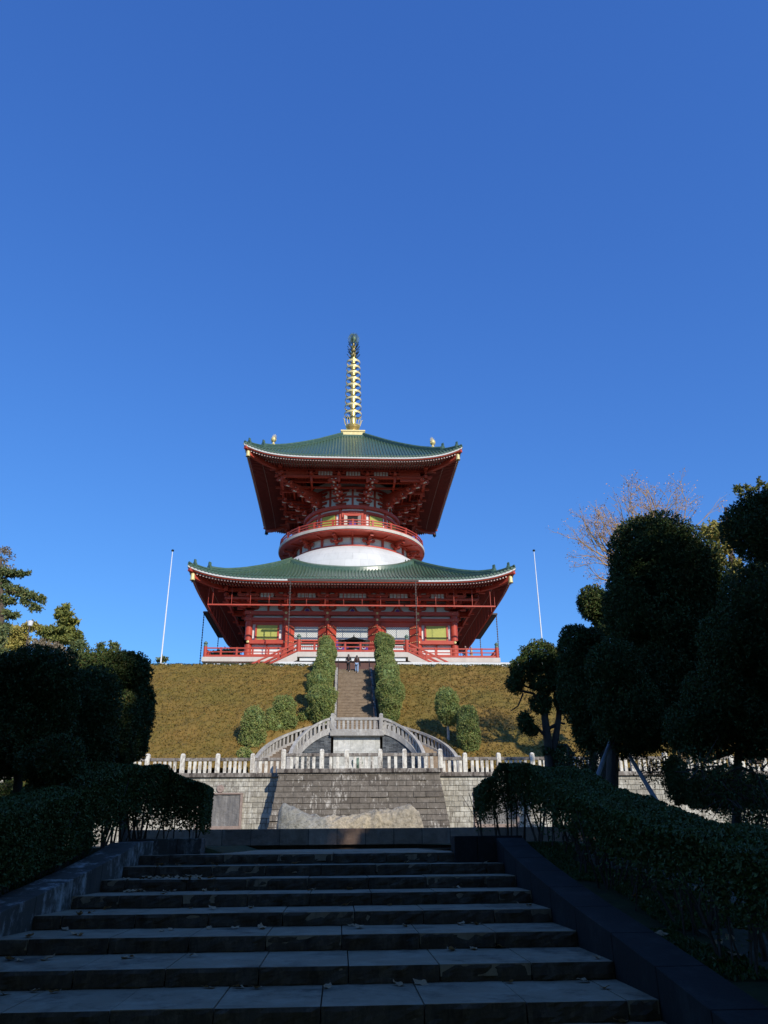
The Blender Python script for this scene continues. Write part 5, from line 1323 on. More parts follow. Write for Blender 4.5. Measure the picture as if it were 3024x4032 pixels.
hedge('dark clipped hedge with many bare stems along the right kerb', [(4.1, 3.2, 1.05), (3.8, 9, 1.05), (3.7, 12, 1.1), (3.75, 13.8, 1.2), (3.3, 14.7, 1.32), (2.9, 14.8, 1.3), (2.75, 14.8, 1.05), (2.5, 14.8, .98)], 1.0, 3600, .044, 5, lo=lambda y: np.where(y > 13.4, .34, .40))

# moss and litter in the beds
for x0, x1 in ((0, 12), (-14, 0)):
    m = MB(); ys_ = [3.0]+SY[::-1]+[14.8, 15.0, 21.5]; nn_ = len(ys_)-1
    def bed(u, v, x0=x0, x1=x1):
        y = ys_[min(nn_, round(v*nn_))]; k = (XR(y)+.4 if y < 14.9 else 2.0) if x0 == 0 else (XL(y)-.4 if y < 14.9 else -2.0)
        a, b = (k, x1) if x0 == 0 else (x0, k); return (a+(b-a)*u, y, 0)
    m.grid(bed, 30, nn_)
    m.v = [(x, y, gz2(x, y)-.012) for x, y, z in m.v]
    tag(m.build('bed_soil', M['soil']), kind='structure')
def moss():
    C = []
    for x0, x1, n in ((3.02, 7, 95000), (-8, -3.86, 16000)):
        x = RNG.uniform(x0, x1, n); y = RNG.uniform(5.6, 14, n); k = (vnoise(np.stack([x, y, y*0], 1), 1.3, 9) > -.3) & ((x > XR(y)+.46) | (x < XL(y)-.46)); x, y = x[k], y[k]
        z = np.array([gz2(a, b) for a, b in zip(x, y)])+.01; C.append(np.stack([x, y, z], 1))
    C = np.concatenate(C); V, F = leaves(C, np.tile([0, 0, 1.3], (len(C), 1)), .05, .8, .4)
    tag(mesh_np('moss', V, [F], M['moss']), 'green moss and tiny grass on the shaded beds under the hedges', 'moss', kind='stuff')
moss()
def leaf_mesh(seed):
    r = random.Random(seed); m = MB(); nu, nv = 6, 8; L = 1.0; c1 = r.uniform(.15, .5); c2 = r.uniform(-.35, .5); tw = r.uniform(-.6, .6)
    def f(u, v):
        y = (v-.5)*L; w = .27*math.sin(PI*min(1, v*.96+.03))**.8*(1+.12*math.sin(v*19)); x = (u-.5)*2*w
        z = c1*(x*x)*3+c2*(y*y)*1.2+.05*math.sin(v*11+seed)+tw*x*y
        return (x, y, z)
    m.grid(f, nu, nv); m.tube([(0, -.5, .25*c2), (0, -.68, .3*c2)], .012, 4)
    z0 = min(p[2] for p in m.v); m.v = [(a, b, c-z0) for a, b, c in m.v]; me_o = m.build('fallen_leaf', M['dryleaf'], smooth=True); return me_o
protos = [leaf_mesh(s) for s in range(5)]; used = set()
def put_leaf(i, loc, rz, s, label, group, mat):
    p = protos[i % 5]
    if i % 5 in used: o = p.copy(); COL.objects.link(o)
    else: o = p; used.add(i % 5)
    o.location = loc; o.rotation_euler = (rnd.uniform(-.25, .35), rnd.uniform(-.3, .3), rz); o.scale = (s, s, s); tag(o, label, 'leaf', group)
    return o
def on_steps(px, py):
    v = CAMM.T @ np.array([(px-1512)/FPX, (2016-py)/FPX, 1.0])
    for i in range(len(SY)-1, -1, -1):
        z = Z0-RISE*i; P = v*(z/v[2]) if v[2] < 0 else None
        if P is None: continue
        back = SY[i-1] if i else 16
        if P[1] < SY[i]: P[1] = SY[i]+.06
        if SY[i] <= P[1] <= back: return P[0], P[1]-.02, z
        if P[1] > back and i > 0:
            zz = v*(back/v[1])
            if zz[2] < z+RISE: return zz[0], back-.1, z
    return None
LP = [(705, 240), (640, 290), (770, 285), (930, 283), (1110, 283), (1275, 276), (545, 345), (660, 340), (790, 343), (915, 342), (720, 348), (600, 346), (860, 290), (690, 292), (480, 415), (710, 408), (1510, 383), (1345, 392), (825, 470), (915, 473), (1085, 468), (1490, 458), (345, 495), (395, 488), (300, 500), (130, 592), (320, 583), (350, 586), (700, 567), (740, 563), (905, 558), (1015, 556), (1130, 556), (1520, 545), (1550, 555), (45, 692), (90, 696), (210, 690), (555, 684), (830, 678), (165, 820), (10, 840), (240, 832), (910, 802), (1030, 812), (1110, 815), (1415, 810)]
LP += [(615+k*27+(k*37) % 11, 344-(k*13) % 5) for k in range(13)]+[(560+k*23, 348) for k in range(4)]+[(650+k*31, 291-(k*7) % 4) for k in range(8)]
RP = [(97, 267), (440, 267), (310, 382), (25, 457), (590, 455), (625, 458), (680, 460), (335, 540), (90, 547), (395, 539), (290, 650), (385, 645), (500, 640), (915, 685), (540, 790), (60, 800), (160, 797), (860, 787), (955, 815), (1020, 962)]
allp = [(x*.9114, 3150+y*.9114) for x, y in LP]+[(1512+x*.9114, 3150+y*.9114) for x, y in RP]
n = 0
for i, (x, y) in enumerate(allp):
    h = on_steps(x, y)
    if h is None or not (XL(h[1])+.05 < h[0] < XR(h[1])-.05): continue
    put_leaf(i, (h[0], h[1], h[2]+.006), rnd.uniform(0, 2*PI), rnd.uniform(.10, .19), 'dry brown leaf lying on the shaded stone steps', 'fallen leaves on the steps', 0)
for i in range(34):
    x = rnd.uniform(3.1, 5.6); y = rnd.uniform(5.8, 11); put_leaf(i, (x, y, gz2(x, y)+.02), rnd.uniform(0, 6), rnd.uniform(.12, .22), 'curled brown leaf on the mossy bed right of the kerb', 'fallen leaves on the right bed', 0)

# shrubs lining the hill stair
tk = dict(out=.2, core=.7, bump=.13, bscale=1.8, aspect=.65, e=2.35, spread=.6, depth=.10, rag=.007)
def egg(px, ptop, halfw, Y, label, Hm=None, name='clipped_juniper', group=None, foot=None, trunk=True):
    """clipped egg-shaped juniper rooted on the slope at distance Y"""
    g = hill_z(Y)+.1; c = at(px, ptop, Y); k = ppm(c); top = c[2]; H = top-g if Hm is None else Hm; w = halfw/k; x = c[0]
    b = top-H
    L = [((x, Y, b+H*.64), (w*.97, w*.93, H*.365)), ((x, Y, b+H*.45), (w, w*.95, H*.30)), ((x+.05, Y, b+H*.24), (w*.74, w*.74, H*.24))]
    if group: L = [((x, Y, b+H*.70), (w, w*.95, H*.29)), ((x, Y, b+H*.40), (w*.84, w*.84, H*.24)), ((x, Y, b+H*.2), (w*.7, w*.7, H*.2))]
    for _ in range(5):
        a = rnd.uniform(0, 2*PI); zz = rnd.uniform(.28, .7); L.append(((x+math.cos(a)*w*.5, Y+math.sin(a)*w*.5, b+H*zz), (w*.52, w*.52, H*.13)))
    e = empty(name, (x, Y, g), label, 'shrub', group)
    V, F = lobes_mesh(L, 800, .07, **tk); mesh_np('foliage', V, F, M['topiary'], e)
    m = MB(); m.tube([(x, Y, g-.3), (x, Y, b+H*.35)], [.11, .08], 8); m.build('trunk', M['barkpale'], e, smooth=True)
    return e
cs = .2532
rows = {'left': [(350, 1012, 232, 59.3), (305, 778, 200, 61.4), (385, 570, 160, 63.4), (400, 452, 130, 65.2), (430, 385, 150, 67.0), (455, 298, 95, 69.3), (400, 232, 98, 70.6)],
        'right': [(1400, 868, 215, 59.6), (1385, 722, 165, 61.7), (1370, 622, 170, 63.4), (1330, 545, 150, 65), (1325, 402, 145, 66.8), (1330, 215, 150, 69.4), (1265, 168, 105, 70.8)]}
ordn = ['lowest', 'second', 'third', 'fourth', 'fifth', 'sixth', 'topmost']
for sd, lst in rows.items():
    for i, (x, y, w, Yd) in enumerate(lst):
        egg(1180+x*cs, 2440+y*cs, w*cs, Yd, '%s clipped green shrub of the row on the %s of the hill stair' % (ordn[i] if i in (0, 6) else ordn[i]+' lowest', sd), group='clipped shrubs beside the hill stair')
egg(1121, 2737, 50, 58.9, 'tall egg shaped shrub on the slope left of the curved stair', 3.4)
egg(1003, 2787, 50, 56.6, 'leftmost egg shaped shrub standing on the lower slope', 3.6)
egg(1068, 2790, 24, 58.2, 'small slim shrub squeezed between the two left slope shrubs', 3.0)
egg(1758, 2711, 48, 56.9, 'rounded shrub on a bare pale stem on the slope right of the curved stair', 2.65)
egg(1840, 2773, 44, 55.6, 'slim leaning shrub at the foot of the slope behind the right balustrade', 3.9)
for i, (px, py, hw, Yd, lab) in enumerate([(962, 2975, 30, 54.8, 'low round bush at the foot of the left slope shrubs'), (1090, 2885, 30, 58.6, 'low spreading bush under the left slope shrubs'), (1200, 2850, 30, 60, 'low bush between the left curved stair and the lowest stair shrub')]):
    c = at(px, py, Yd); k = ppm(c); e = empty('low_bush', (c[0], Yd, hill_z(Yd)), lab, 'shrub'); V, F = lobes_mesh([((c[0], Yd, hill_z(Yd)+.3), (hw/k*1.1, .7, .6))], 420, .085, **tk); mesh_np('foliage', V, F, M['topiary'], e)

# low hedge and white kerb on the crest
def crest(x0, x1, lab):
    n = int((x1-x0)*700); P = np.stack([RNG.uniform(x0, x1, n), RNG.uniform(69.75, 70.2, n), RNG.uniform(0, 1, n)], 1); P[:, 2] = 14.35+.55*P[:, 2]**.6+.05*vnoise(P, 1.5, 3)
    V, F = leaves(P, np.tile([0, -.4, .6], (n, 1)), .1, .9); e = empty('low_hedge', (x0, 70, 14.3), lab, 'hedge'); mesh_np('foliage', V, [F], M['lowhedge'], e)
    m = MB(); 
    for _ in range(int((x1-x0)*2.2)): x = rnd.uniform(x0, x1); m.cbox((x, 69.72, rnd.uniform(14.6, 14.85)), (rnd.uniform(.05, .22), .05, rnd.uniform(.04, .08)))
    m.build('white_blossoms', M['white'], e)
crest(-22, -2.4, 'low green hedge with white blossoms along the crest left of the stair'); crest(4.7, 24, 'low green hedge with white blossoms along the crest right of the stair')
wk = empty('white_kerb', (13, 71, 14.3), 'long low white rail along the crest on the right', 'kerb')
m = MB(); m.box(4.9, 24, 70.9, 71.15, 15.05, 15.3); m.build('rail', M['white'], wk)
for i in range(7):
    m = MB(); x = 5.2+i*3; m.box(x-.15, x+.15, 70.92, 71.13, 14.3, 15.06); m.build('post', M['white'], wk)
wk = empty('white_kerb', (-4, 71, 14.3), 'short white concrete block on the crest left of the stair shrubs', 'kerb')
m = MB(); m.box(-5.9, -2.6, 70.9, 71.3, 14.3, 15.3); m.build('block', M['white'], wk, bevel=.03)
m = MB(); m.box(-6.3, -5.9, 70.85, 71.35, 14.3, 15.1); m.build('end_block', M['white'], wk, bevel=.03)

# flagpoles, lamp
for px, py, Yd, lab in ((680, 2167, 80, 'tall white flagpole left of the pagoda'), (2102, 2167, 80, 'tall white flagpole right of the pagoda')):
    c = at(px, py, Yd); e = empty('flagpole', (c[0], Yd, 14.3), lab, 'flagpole')
    m = MB(); m.tube([(c[0], Yd, 14.3), (c[0], Yd, 21), (c[0], Yd, c[2]-.15)], [.085, .07, .04], 12); m.build('pole', M['pole'], e, smooth=True)
    m = MB(); m.lathe([(.02, -.15), (.14, -.1), (.16, 0), (.1, .08), (.01, .1)], c=(c[0], Yd), n=12); m.v = [(a, b, q+c[2]) for a, b, q in m.v]; m.build('truck', M['bronze'], e, smooth=True)
    m = MB(); m.box(c[0]-.25, c[0]+.25, Yd-.25, Yd+.25, 14.25, 14.6); m.build('base', M['coping_pale'], e, bevel=.02)
c = at(119, 2456, 72); e = empty('street_lamp', (c[0], 72, 14.3), 'small post lamp with a white shade above the left trees', 'lamp')
m = MB(); m.tube([(c[0], 72, 14.3), (c[0], 72, c[2]-.2)], .05, 8); m.build('pole', M['chain'], e)
m = MB(); m.lathe([(.12, -.25), (.2, -.2), (.27, .2), (.2, .27), (.02, .3)], c=(c[0], 72), n=12); m.v = [(a, b, q+c[2]) for a, b, q in m.v]; m.build('lamp_shade', M['pole'], e, smooth=True)

# background trees on the plateau
def cloud_tree(name, label, base, blobs, fol, bark='bark', size=.22, dens=45, trunk=None, nsub=7, sub=.5, auto=True, **kk):
    L = []
    for (c, r) in blobs:
        L.append((c, [q*.8 for q in r]))
        for _ in range(nsub):
            a = rnd.uniform(0, 2*PI); b = rnd.uniform(-.7, 1.2); d = np.array([math.cos(a)*math.cos(b), math.sin(a)*math.cos(b), math.sin(b)])
            L.append((np.array(c)+d*np.array(r)*.7, [r[0]*sub*rnd.uniform(.6, 1), r[1]*sub, r[2]*sub*rnd.uniform(.5, .9)]))
    p = dict(core=.38, bump=.3, bscale=1.1, e=2, spread=1, depth=.5, rag=.06); p.update(kk)
    e = empty(name, base, label, 'tree'); V, F = lobes_mesh(L, dens, size, **p); mesh_np('crown', V, F, M[fol], e)
    m = MB(); top = max(c[2] for c, r in blobs)
    x = np.mean([c[0] for c, r in blobs]); auto and m.tube([(base[0], base[1], base[2]-.5), ((base[0]+x)/2, base[1], (base[2]+top)/2), (x, base[1], top)], [.35, .25, .08], 8)
    if trunk:
        for t in trunk: m.tube(*t, 6)
    m.build('trunk', M[bark], e, smooth=True); return e
Yb = 92
cloud_tree('conifer', 'olive green pointed conifer standing beyond the left trees', (*at(255, 2520, Yb)[:2], 14.3),
    [L_(258, 2398, 24, 20, Yb), L_(248, 2420, 40, 22, Yb), L_(262, 2450, 52, 22, Yb), L_(250, 2485, 66, 26, Yb), L_(275, 2520, 60, 26, Yb), L_(215, 2515, 50, 28, Yb), L_(170, 2490, 34, 26, Yb)], 'pine', size=.3, dens=30, nsub=8)
cloud_tree('round_tree', 'dull green round tree between the pointed conifer and the left clipped cypress', (*at(315, 2600, 80)[:2], 14.3), [L_(315, 2570, 48, 48, 80), L_(345, 2600, 30, 30, 80), L_(285, 2600, 40, 30, 80)], 'pinedark', size=.22, dens=50)
cloud_tree('round_tree', 'yellow green bushy tree behind the street lamp', (*at(85, 2560, 88)[:2], 14.3), [L_(75, 2500, 55, 38, 88), L_(120, 2470, 40, 24, 88), L_(60, 2550, 60, 40, 88)], 'yellowtree', size=.25, dens=35)
cloud_tree('round_tree', 'grey brown leafless bush right of the street lamp', (*at(190, 2560, 78)[:2], 14.3), [L_(165, 2545, 60, 32, 78), L_(225, 2560, 45, 30, 78), L_(280, 2600, 50, 28, 78)], 'greytree', size=.2, dens=25, core=0)
cloud_tree('round_tree', 'wispy pale treetops peeping over the right shoulder of the left cypresses', (*at(420, 2570, 110)[:2], 14.3), [L_(395, 2552, 20, 20, 110), L_(445, 2548, 26, 22, 110), L_(420, 2590, 50, 25, 110), L_(635, 2598, 22, 10, 110)], 'pinedark', size=.3, dens=12, core=0)
Yb = 58
tb = at(4, 2560, Yb)
cloud_tree('pine', 'tall pine with layered drooping boughs cut by the left edge of the photo', (tb[0], Yb, hill_z(Yb)),
    [L_(-20, 2250, 70, 34, Yb), L_(45, 2258, 60, 18, Yb), L_(95, 2258, 26, 9, Yb), L_(-10, 2300, 60, 26, Yb), L_(55, 2320, 50, 24, Yb), L_(100, 2345, 48, 22, Yb), L_(140, 2352, 36, 16, Yb), L_(165, 2362, 18, 22, Yb), L_(140, 2392, 26, 18, Yb), L_(105, 2375, 24, 16, Yb), L_(20, 2360, 50, 22, Yb), L_(0, 2420, 50, 26, Yb), L_(55, 2425, 26, 14, Yb), L_(-10, 2500, 50, 40, Yb), L_(10, 2470, 40, 24, Yb)], 'pinedark', size=.15, dens=75, nsub=7, core=.4, auto=False, rag=.15,
    trunk=[([at(2, 2560, Yb), at(2, 2350, Yb), at(0, 2200, Yb)], [.3, .22, .1]), ([at(2, 2330, Yb), at(90, 2335, Yb), at(160, 2375, Yb)], [.1, .06, .02]), ([at(2, 2280, Yb), at(60, 2262, Yb), at(100, 2262, Yb)], [.08, .05, .02]), ([at(2, 2440, Yb), at(50, 2420, Yb)], [.08, .03])])
cloud_tree('round_tree', 'reddish bare treetop above the pine at the left edge', (*at(10, 2560, 66)[:2], 14.3), [L_(10, 2190, 50, 40, 66), L_(-10, 2230, 60, 30, 66)], 'greytree', size=.14, dens=26, core=0)
cloud_tree('round_tree', 'dark evergreen at the left edge below the pine', (*at(0, 2600, 50)[:2], 6), [L_(0, 2500, 30, 50, 50), L_(-20, 2560, 40, 50, 50)], 'pinedark', size=.16, dens=70)
cloud_tree('round_tree', 'dark tree seen under the pagoda eaves behind the left veranda', (*at(880, 2590, 126)[:2], 14.3), [L_(880, 2575, 60, 22, 126), L_(850, 2590, 40, 18, 126), L_(920, 2570, 30, 26, 126)], 'pinedark', size=.4, dens=20)
Yb = 40
cloud_tree('round_tree', 'yellow green sunlit tree behind the big dark cypress at the right', (*at(2880, 2500, Yb)[:2], 4),
    [L_(2850, 2110, 60, 62, Yb), L_(2800, 2100, 45, 55, Yb), L_(2920, 2060, 60, 60, Yb), L_(2990, 2000, 60, 50, Yb), L_(2830, 2190, 55, 60, Yb), L_(2890, 2250, 40, 60, Yb)], 'yellowtree', size=.13, dens=70, nsub=8)
cloud_tree('conifer', 'spiky green conifer tips rising at the top right edge', (*at(2980, 2400, 34)[:2], 2),
    [L_(2918, 1935, 14, 26, 34), L_(2900, 1925, 10, 14, 34), L_(2938, 1925, 10, 14, 34), L_(2990, 1905, 12, 28, 34), L_(2965, 1930, 16, 12, 34), L_(3015, 1920, 18, 14, 34), L_(2960, 1960, 40, 16, 34), L_(2975, 2030, 60, 60, 34), L_(3000, 2130, 80, 80, 34), L_(3030, 2280, 95, 110, 34), L_(3040, 2500, 110, 160, 34)], 'pine', size=.11, dens=110, nsub=3, auto=False, trunk=[([at(2918, 2100, 34), at(2918, 1915, 34)], [.05, .01]), ([at(2990, 2100, 34), at(2990, 1880, 34)], [.05, .01])])

def bare_tree(label, base, spec, Y, seed):
    """leafless tree: recursive limbs fanning from a trunk"""
    r = random.Random(seed); e = empty('bare_tree', base, label, 'tree'); m = MB(); tips = []
    def grow(p, d, L, rad, lev):
        q = p; n = 3; pts = [p]; dd = d
        for i in range(n):
            dd = (dd+Vector((r.gauss(0, .16), r.gauss(0, .1), r.gauss(0, .16)))).normalized(); q = q+dd*L/n; pts.append(q)
        m.tube(pts, [rad*(1-.45*i/n) for i in range(n+1)], 6 if lev < 3 else 4, cap=False)
        if lev >= 6 or (lev == 5 and r.random() < .15): tips.append(q); return
        k = 3 if lev < 2 else r.choice((2, 3, 3))
        for i in range(k):
            a = r.uniform(.3, .95)*(1 if i else .4); ax = Vector((r.gauss(0, .5), r.gauss(0, 1), r.gauss(0, .5))).normalized()
            nd = Matrix.Rotation(a*r.choice((-1, 1)), 3, ax) @ dd
            nd = (nd+Vector((0, 0, .10))).normalized(); s = 1 if i == 0 else r.uniform(.6, .95)
            grow(pts[-1] if i == 0 or r.random() < .5 else pts[2], nd, L*.74*s, rad*.62*s, lev+1)
    for p, d, L, rad in spec: grow(Vector(p), Vector(d).normalized(), L, rad, 1)
    b = spec[0][0]; m.tube([base, ((base[0]+b[0])/2, base[1], (base[2]+b[2])/2), b], [.3, .25, .2], 8)
    m.build('trunk', M['barktan'], e, smooth=False)
    C = np.array([t for t in tips if r.random() < .45]); C = np.repeat(C, 5, 0)+RNG.normal(0, .13, (len(C)*5, 3))
    V, F = leaves(C, np.tile([0, 0, -.5], (len(C), 1)), .10, 1.2); mesh_np('withered_leaves', V, [F], M['rustleaf'], e)
Yb = 44
p0 = at(2560, 2290, Yb); 
def dirto(px, py): return at(px, py, Yb)-p0
spec = []
for tx, ty, L in ((2270, 2130, .40), (2300, 2060, .36), (2380, 1990, .34), (2450, 1930, .36), (2500, 1930, .34), (2420, 2080, .32), (2310, 2050, .38), (2640, 1950, .34), (2590, 1920, .34), (2740, 1960, .36), (2790, 2030, .36), (2520, 1980, .3), (2680, 2010, .3), (2330, 2200, .34), (2300, 2240, .34), (2270, 2110, .40), (2780, 2060, .38)):
    d = dirto(tx, ty); d[1] = rnd.uniform(-1, 1); spec.append((tuple(p0), tuple(d), float(np.linalg.norm(d))*L*(1.12 if tx < 2400 or tx > 2700 else 1), .11))
bare_tree('bare tan tree with a few withered orange leaves behind the largest cypress', (p0[0]+.4, Yb, 3.8), spec, Yb, 4)

# tall evergreens behind the viewpoint that shade the steps and the garden
big = None
for i, (x, y, s) in enumerate(((-13, -7.5, .93), (-5, -6.5, .96), (3, -7.5, .97), (11, -6.5, .96), (18.5, -7.5, 1.0), (26, -7, 1.02), (34, -7.5, 1.04), (43, -7, 1.06), (-21, -7.5, .9), (-29, -7, .9))):
    labs = ['tall dense evergreen behind the viewpoint, %s from the left' % w for w in ('third', 'fourth', 'fifth', 'sixth', 'seventh', 'eighth', 'ninth', 'tenth', 'second', 'first')]
    if big is None:
        e = empty('evergreen_tree', (0, 0, 0), labs[i], 'tree', 'evergreens behind the viewpoint'); L = []
        for z, r in ((4, 5.2), (8, 5.6), (12, 5.4), (16, 4.7), (19.0, 3.4)):
            L.append(((0, 0, z), (r, r*.8, 3.2)))
            for _ in range(6): a = rnd.uniform(0, 2*PI); L.append(((math.cos(a)*r*.6, math.sin(a)*r*.5, z+rnd.uniform(-1, 1)), (r*.5, r*.5, 1.9)))
        V, F = lobes_mesh([q for q in L if q[0][2] < 14.5], 8, .42, core=.78, bump=.2, bscale=.5, e=2, depth=.4, rag=.1)
        V2, F2 = lobes_mesh([q for q in L if q[0][2] >= 14.5], 17, .34, core=.35, bump=.3, bscale=.5, e=2, depth=.75, rag=.12)
        mesh_np('crown', np.concatenate([V, V2]), F+[f+len(V) for f in F2], M['yew'], e)
        m = MB(); m.tube([(0, 0, -2), (0, 0, 6), (0, 0, 18)], [.6, .5, .2], 10); m.build('trunk', M['bark'], e, smooth=True); big = e
    else:
        e = big.copy(); COL.objects.link(e); e['label'] = labs[i]
        for ch in list(big.children): c = ch.copy(); COL.objects.link(c); c.parent = e
    e.location = (x, y, -1.8); e.scale = (s, 1, s*1.09); e.rotation_euler = (0, 0, i*1.3 if i else 0)

# ------------------------------------------------------------------ people
def skin(name, verts, edges, rad, mat, parent, sub=1, root=0):
    me = bpy.data.meshes.new(name); me.from_pydata(verts, edges, []); me.materials.append(M[mat]); o = bpy.data.objects.new(name, me); COL.objects.link(o); o.parent = parent
    md = o.modifiers.new('skin', 'SKIN'); md.use_smooth_shade = True
    if not me.skin_vertices: 
        bpy.context.view_layer.update()
    for i, d in enumerate(me.skin_vertices[0].data):
        rr = rad[i]; d.radius = rr if hasattr(rr, '__len__') else (rr, rr); d.use_root = (i == root)
    s = o.modifiers.new('sub', 'SUBSURF'); s.levels = s.render_levels = sub; return o
def person(loc, rz, label, coat, legs, hair_len=.35, stride=.16, arms=((-.05, .1), (.1, .02)), bag=False, s=1.0):
    e = empty('person', loc, label, 'person'); e.rotation_euler = (0, 0, rz); e.scale = (s, s, s)
    J = {}
    J['pel'] = (0, 0, .90); J['wst'] = (0, .01, 1.04); J['cst'] = (0, .03, 1.24); J['nek'] = (0, .02, 1.40); J['hd1'] = (0, .03, 1.47); J['hd2'] = (0, .035, 1.56); J['hd3'] = (0, .02, 1.62)
    for sd, sx, st in (('l', -1, stride), ('r', 1, -stride)):
        J['hip'+sd] = (sx*.085, 0, .86); J['kne'+sd] = (sx*.085, st*.75+.05, .48+max(0, st)*.45); J['ank'+sd] = (sx*.085, st*1.0-.02, .09+max(0, st)*1.0); J['toe'+sd] = (sx*.095, st*1.0+.14, .04+max(0, st)*1.0)
        J['sho'+sd] = (sx*.165, .02, 1.35); a0, a1 = arms[0 if sx < 0 else 1]
        J['elb'+sd] = (sx*.225, a0, 1.09); J['wri'+sd] = (sx*.215, a0+a1, .88); J['plm'+sd] = (sx*.21, a0+a1+.02, .82)
    names = list(J); idx = {k: i for i, k in enumerate(names)}
    V = [J[k] for k in names]; E = [('pel', 'wst'), ('wst', 'cst'), ('cst', 'nek'), ('nek', 'hd1'), ('hd1', 'hd2'), ('hd2', 'hd3')]
    Rd = {'pel': (.15, .11), 'wst': (.12, .09), 'cst': (.15, .10), 'nek': .05, 'hd1': .07, 'hd2': .088, 'hd3': .06}
    for sd in 'lr':
        E += [('pel', 'hip'+sd), ('hip'+sd, 'kne'+sd), ('kne'+sd, 'ank'+sd), ('ank'+sd, 'toe'+sd), ('cst', 'sho'+sd), ('sho'+sd, 'elb'+sd), ('elb'+sd, 'wri'+sd), ('wri'+sd, 'plm'+sd)]
        Rd.update({'hip'+sd: .085, 'kne'+sd: .055, 'ank'+sd: .035, 'toe'+sd: .03, 'sho'+sd: .055, 'elb'+sd: .038, 'wri'+sd: .025, 'plm'+sd: (.035, .016)})
    E = [(idx[a], idx[b]) for a, b in E]; R = [Rd[k] for k in names]
    for sd, sx in (('l', -1), ('r', 1)):
        p = J['plm'+sd]
        for f in range(5):
            th = f == 4; q = (p[0]-(sx*.01 if th else 0), p[1]+(-.03+f*.02 if not th else .035), p[2]-(.01 if th else .03)); q2 = (q[0]-sx*.012, q[1]+(.02 if th else .004), q[2]-(.03 if th else (.055, .062, .058, .045)[f]))
            V += [q, q2]; E += [(idx['plm'+sd], len(V)-2), (len(V)-2, len(V)-1)]; R += [.009, .007]
    body = skin('body', V, E, R, 'skin', e, 1, idx['pel'])
    def cloth(name, ks, es, rad, mat): 
        return skin(name, [J[k] for k in ks], [(ks.index(a), ks.index(b)) for a, b in es], rad, mat, e, 1, 0)
    ks = ['pel', 'wst', 'cst', 'nek', 'shol', 'elbl', 'wril', 'shor', 'elbr', 'wrir']
    cloth('jacket', ks, [('pel', 'wst'), ('wst', 'cst'), ('cst', 'nek'), ('cst', 'shol'), ('shol', 'elbl'), ('elbl', 'wril'), ('cst', 'shor'), ('shor', 'elbr'), ('elbr', 'wrir')], [(.165, .13), (.15, .12), (.175, .125), .06, .075, .058, .045, .075, .058, .045], coat)
    ks = ['pel', 'hipl', 'knel', 'ankl', 'hipr', 'kner', 'ankr']
    cloth('trousers', ks, [('pel', 'hipl'), ('hipl', 'knel'), ('knel', 'ankl'), ('pel', 'hipr'), ('hipr', 'kner'), ('kner', 'ankr')], [(.16, .12), .10, .075, .065, .10, .075, .065], legs)
    for sd in 'lr':
        a, t = J['ank'+sd], J['toe'+sd]; skin('shoe', [(a[0], a[1]-.03, a[2]-.04), (a[0], a[1]+.05, a[2]-.045), (t[0], t[1]+.02, t[2]+.005)], [(0, 1), (1, 2)], [.042, .045, .038], 'shoe', e, 1)
    skin('hair', [(0, .0, 1.63), (0, -.02, 1.56), (0, -.05, 1.45), (0, -.09, 1.45-hair_len*.5), (0, -.10, 1.45-hair_len)], [(0, 1), (1, 2), (2, 3), (3, 4)], [(.07, .07), (.105, .095), (.10, .07), (.11, .05), (.06, .03)], 'hair', e, 1)
    m = MB()
    for sx in (-1, 1): m.cbox((sx*.035+e.location[0], .128+e.location[1], 1.55+e.location[2]), (.022, .012, .012))
    m.build('eye', M['black'], e)
    m = MB(); o = e.location; m.cbox((o[0], .125+o[1], 1.485+o[2]), (.05, .012, .012)); m.build('mouth', M['purple'], e)
    if bag:
        m = MB(); m.cbox((o[0]+.29, o[1]+.02, o[2]+.80), (.09, .26, .26)); m.beam((o[0]+.27, o[1]+.02, o[2]+.9), (o[0]+.17, o[1]-.02, o[2]+1.40), .02, .03); m.build('shoulder_bag', M['black'], e, bevel=.02)
    return e
def stairh(y): return ZU+(14.3-ZU)*min(NS, math.floor((y-58.1)/11.5*NS)+1)/NS
c1 = at(1372, 2632, 69.0); c2 = at(1405, 2638, 68.7)
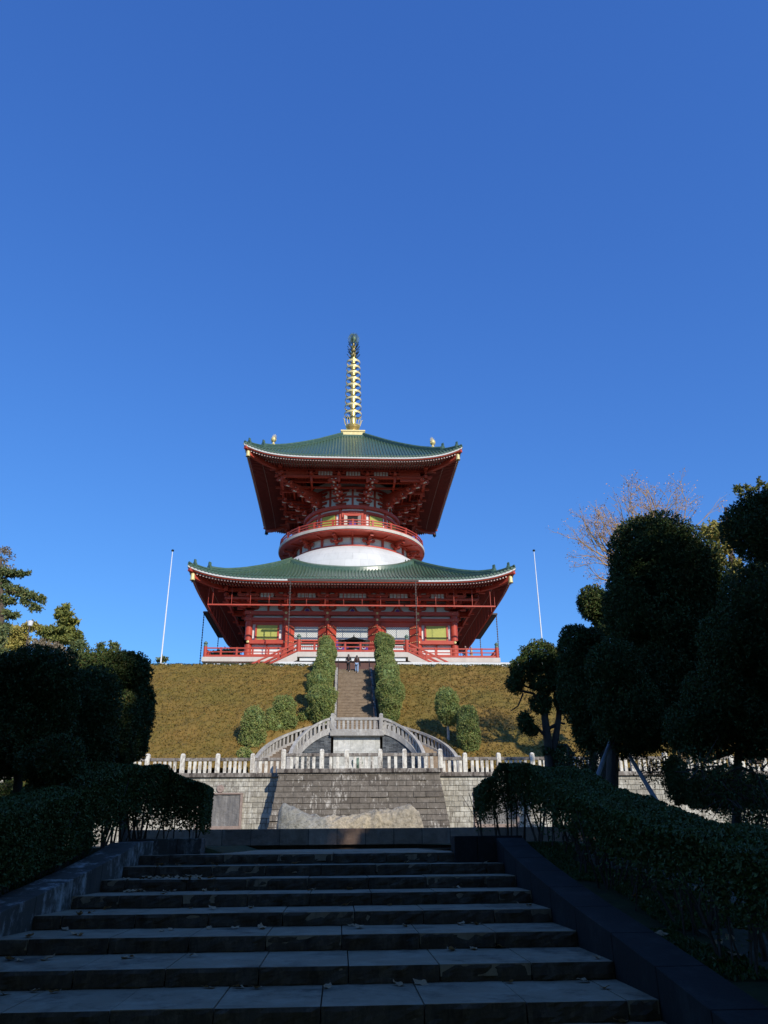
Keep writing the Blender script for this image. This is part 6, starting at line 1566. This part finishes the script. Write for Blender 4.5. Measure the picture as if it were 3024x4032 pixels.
person((float(c1[0]), 69.05, stairh(69.05)-.0), 0, 'person with long dark hair in all black clothes climbing the last steps', 'black', 'black', .42, .17, arms=((-.04, .10), (.02, .06)))
person((float(c2[0]), 68.75, stairh(68.75)-.0), 0, 'person in brown top and pale blue jeans with a bag on the stair', 'brown', 'jeans', .40, .12, arms=((-.06, .0), (.04, .06)), bag=True)
c3 = at(1834, 2565, 85.4); c4 = at(1856, 2565, 85.6)
person((float(c3[0]), 85.4, FZ), PI*.6, 'person in a dark coat standing at the right end of the veranda', 'black', 'black', .12, .05)
person((float(c4[0]), 85.7, FZ), PI*1.3, 'person in a beige coat standing beside the dark coated one on the veranda', 'beige', 'beige', .12, .05)

# incense burner before the central doors
c = at(1394, 2570, 82.6); ix, iy = float(c[0]), 84.8
e = empty('incense_burner', (ix, iy, FZ), 'dark bronze incense burner with a small pointed canopy before the central doors', 'incense burner')
m = MB(); m.lathe([(.35, 0), (.4, .1), (.25, .2), (.5, .35), (.95, .55), (1.0, .8), (.92, .95), (1.02, 1.0), (.9, 1.02)], c=(ix, iy), n=24); m.v = [(a, b, q+FZ) for a, b, q in m.v]; m.build('bowl', M['bronze'], e, smooth=True)
m = MB()
for sx in (-1, 1):
    for sy in (-1, 1): m.tube([(ix+sx*.85, iy+sy*.85, FZ), (ix+sx*.85, iy+sy*.85, FZ+1.75)], .06, 8)
m.build('post', M['bronze'], e)
m = MB(); 
def cano(u, v):
    a = u*2*PI; k = max(abs(math.cos(a)), abs(math.sin(a))); R = (1.75*(1-v)+.12*v)/k; R = min(R, 1.75*(1-v)*1.35+.15)
    return (ix+R*math.cos(a), iy+R*math.sin(a), FZ+1.7+.75*v**1.7+.1*(1-v)*(1/k-1))
m.grid(cano, 32, 8); m.tube([(ix, iy, FZ+2.4), (ix, iy, FZ+2.75)], [.1, .03], 8); m.build('canopy_roof', M['bronze'], e)
m = MB(); m.box(ix-1.2, ix+1.2, iy-1.2, iy+1.2, FZ+1.62, FZ+1.72); m.build('canopy_frame', M['bronze'], e)
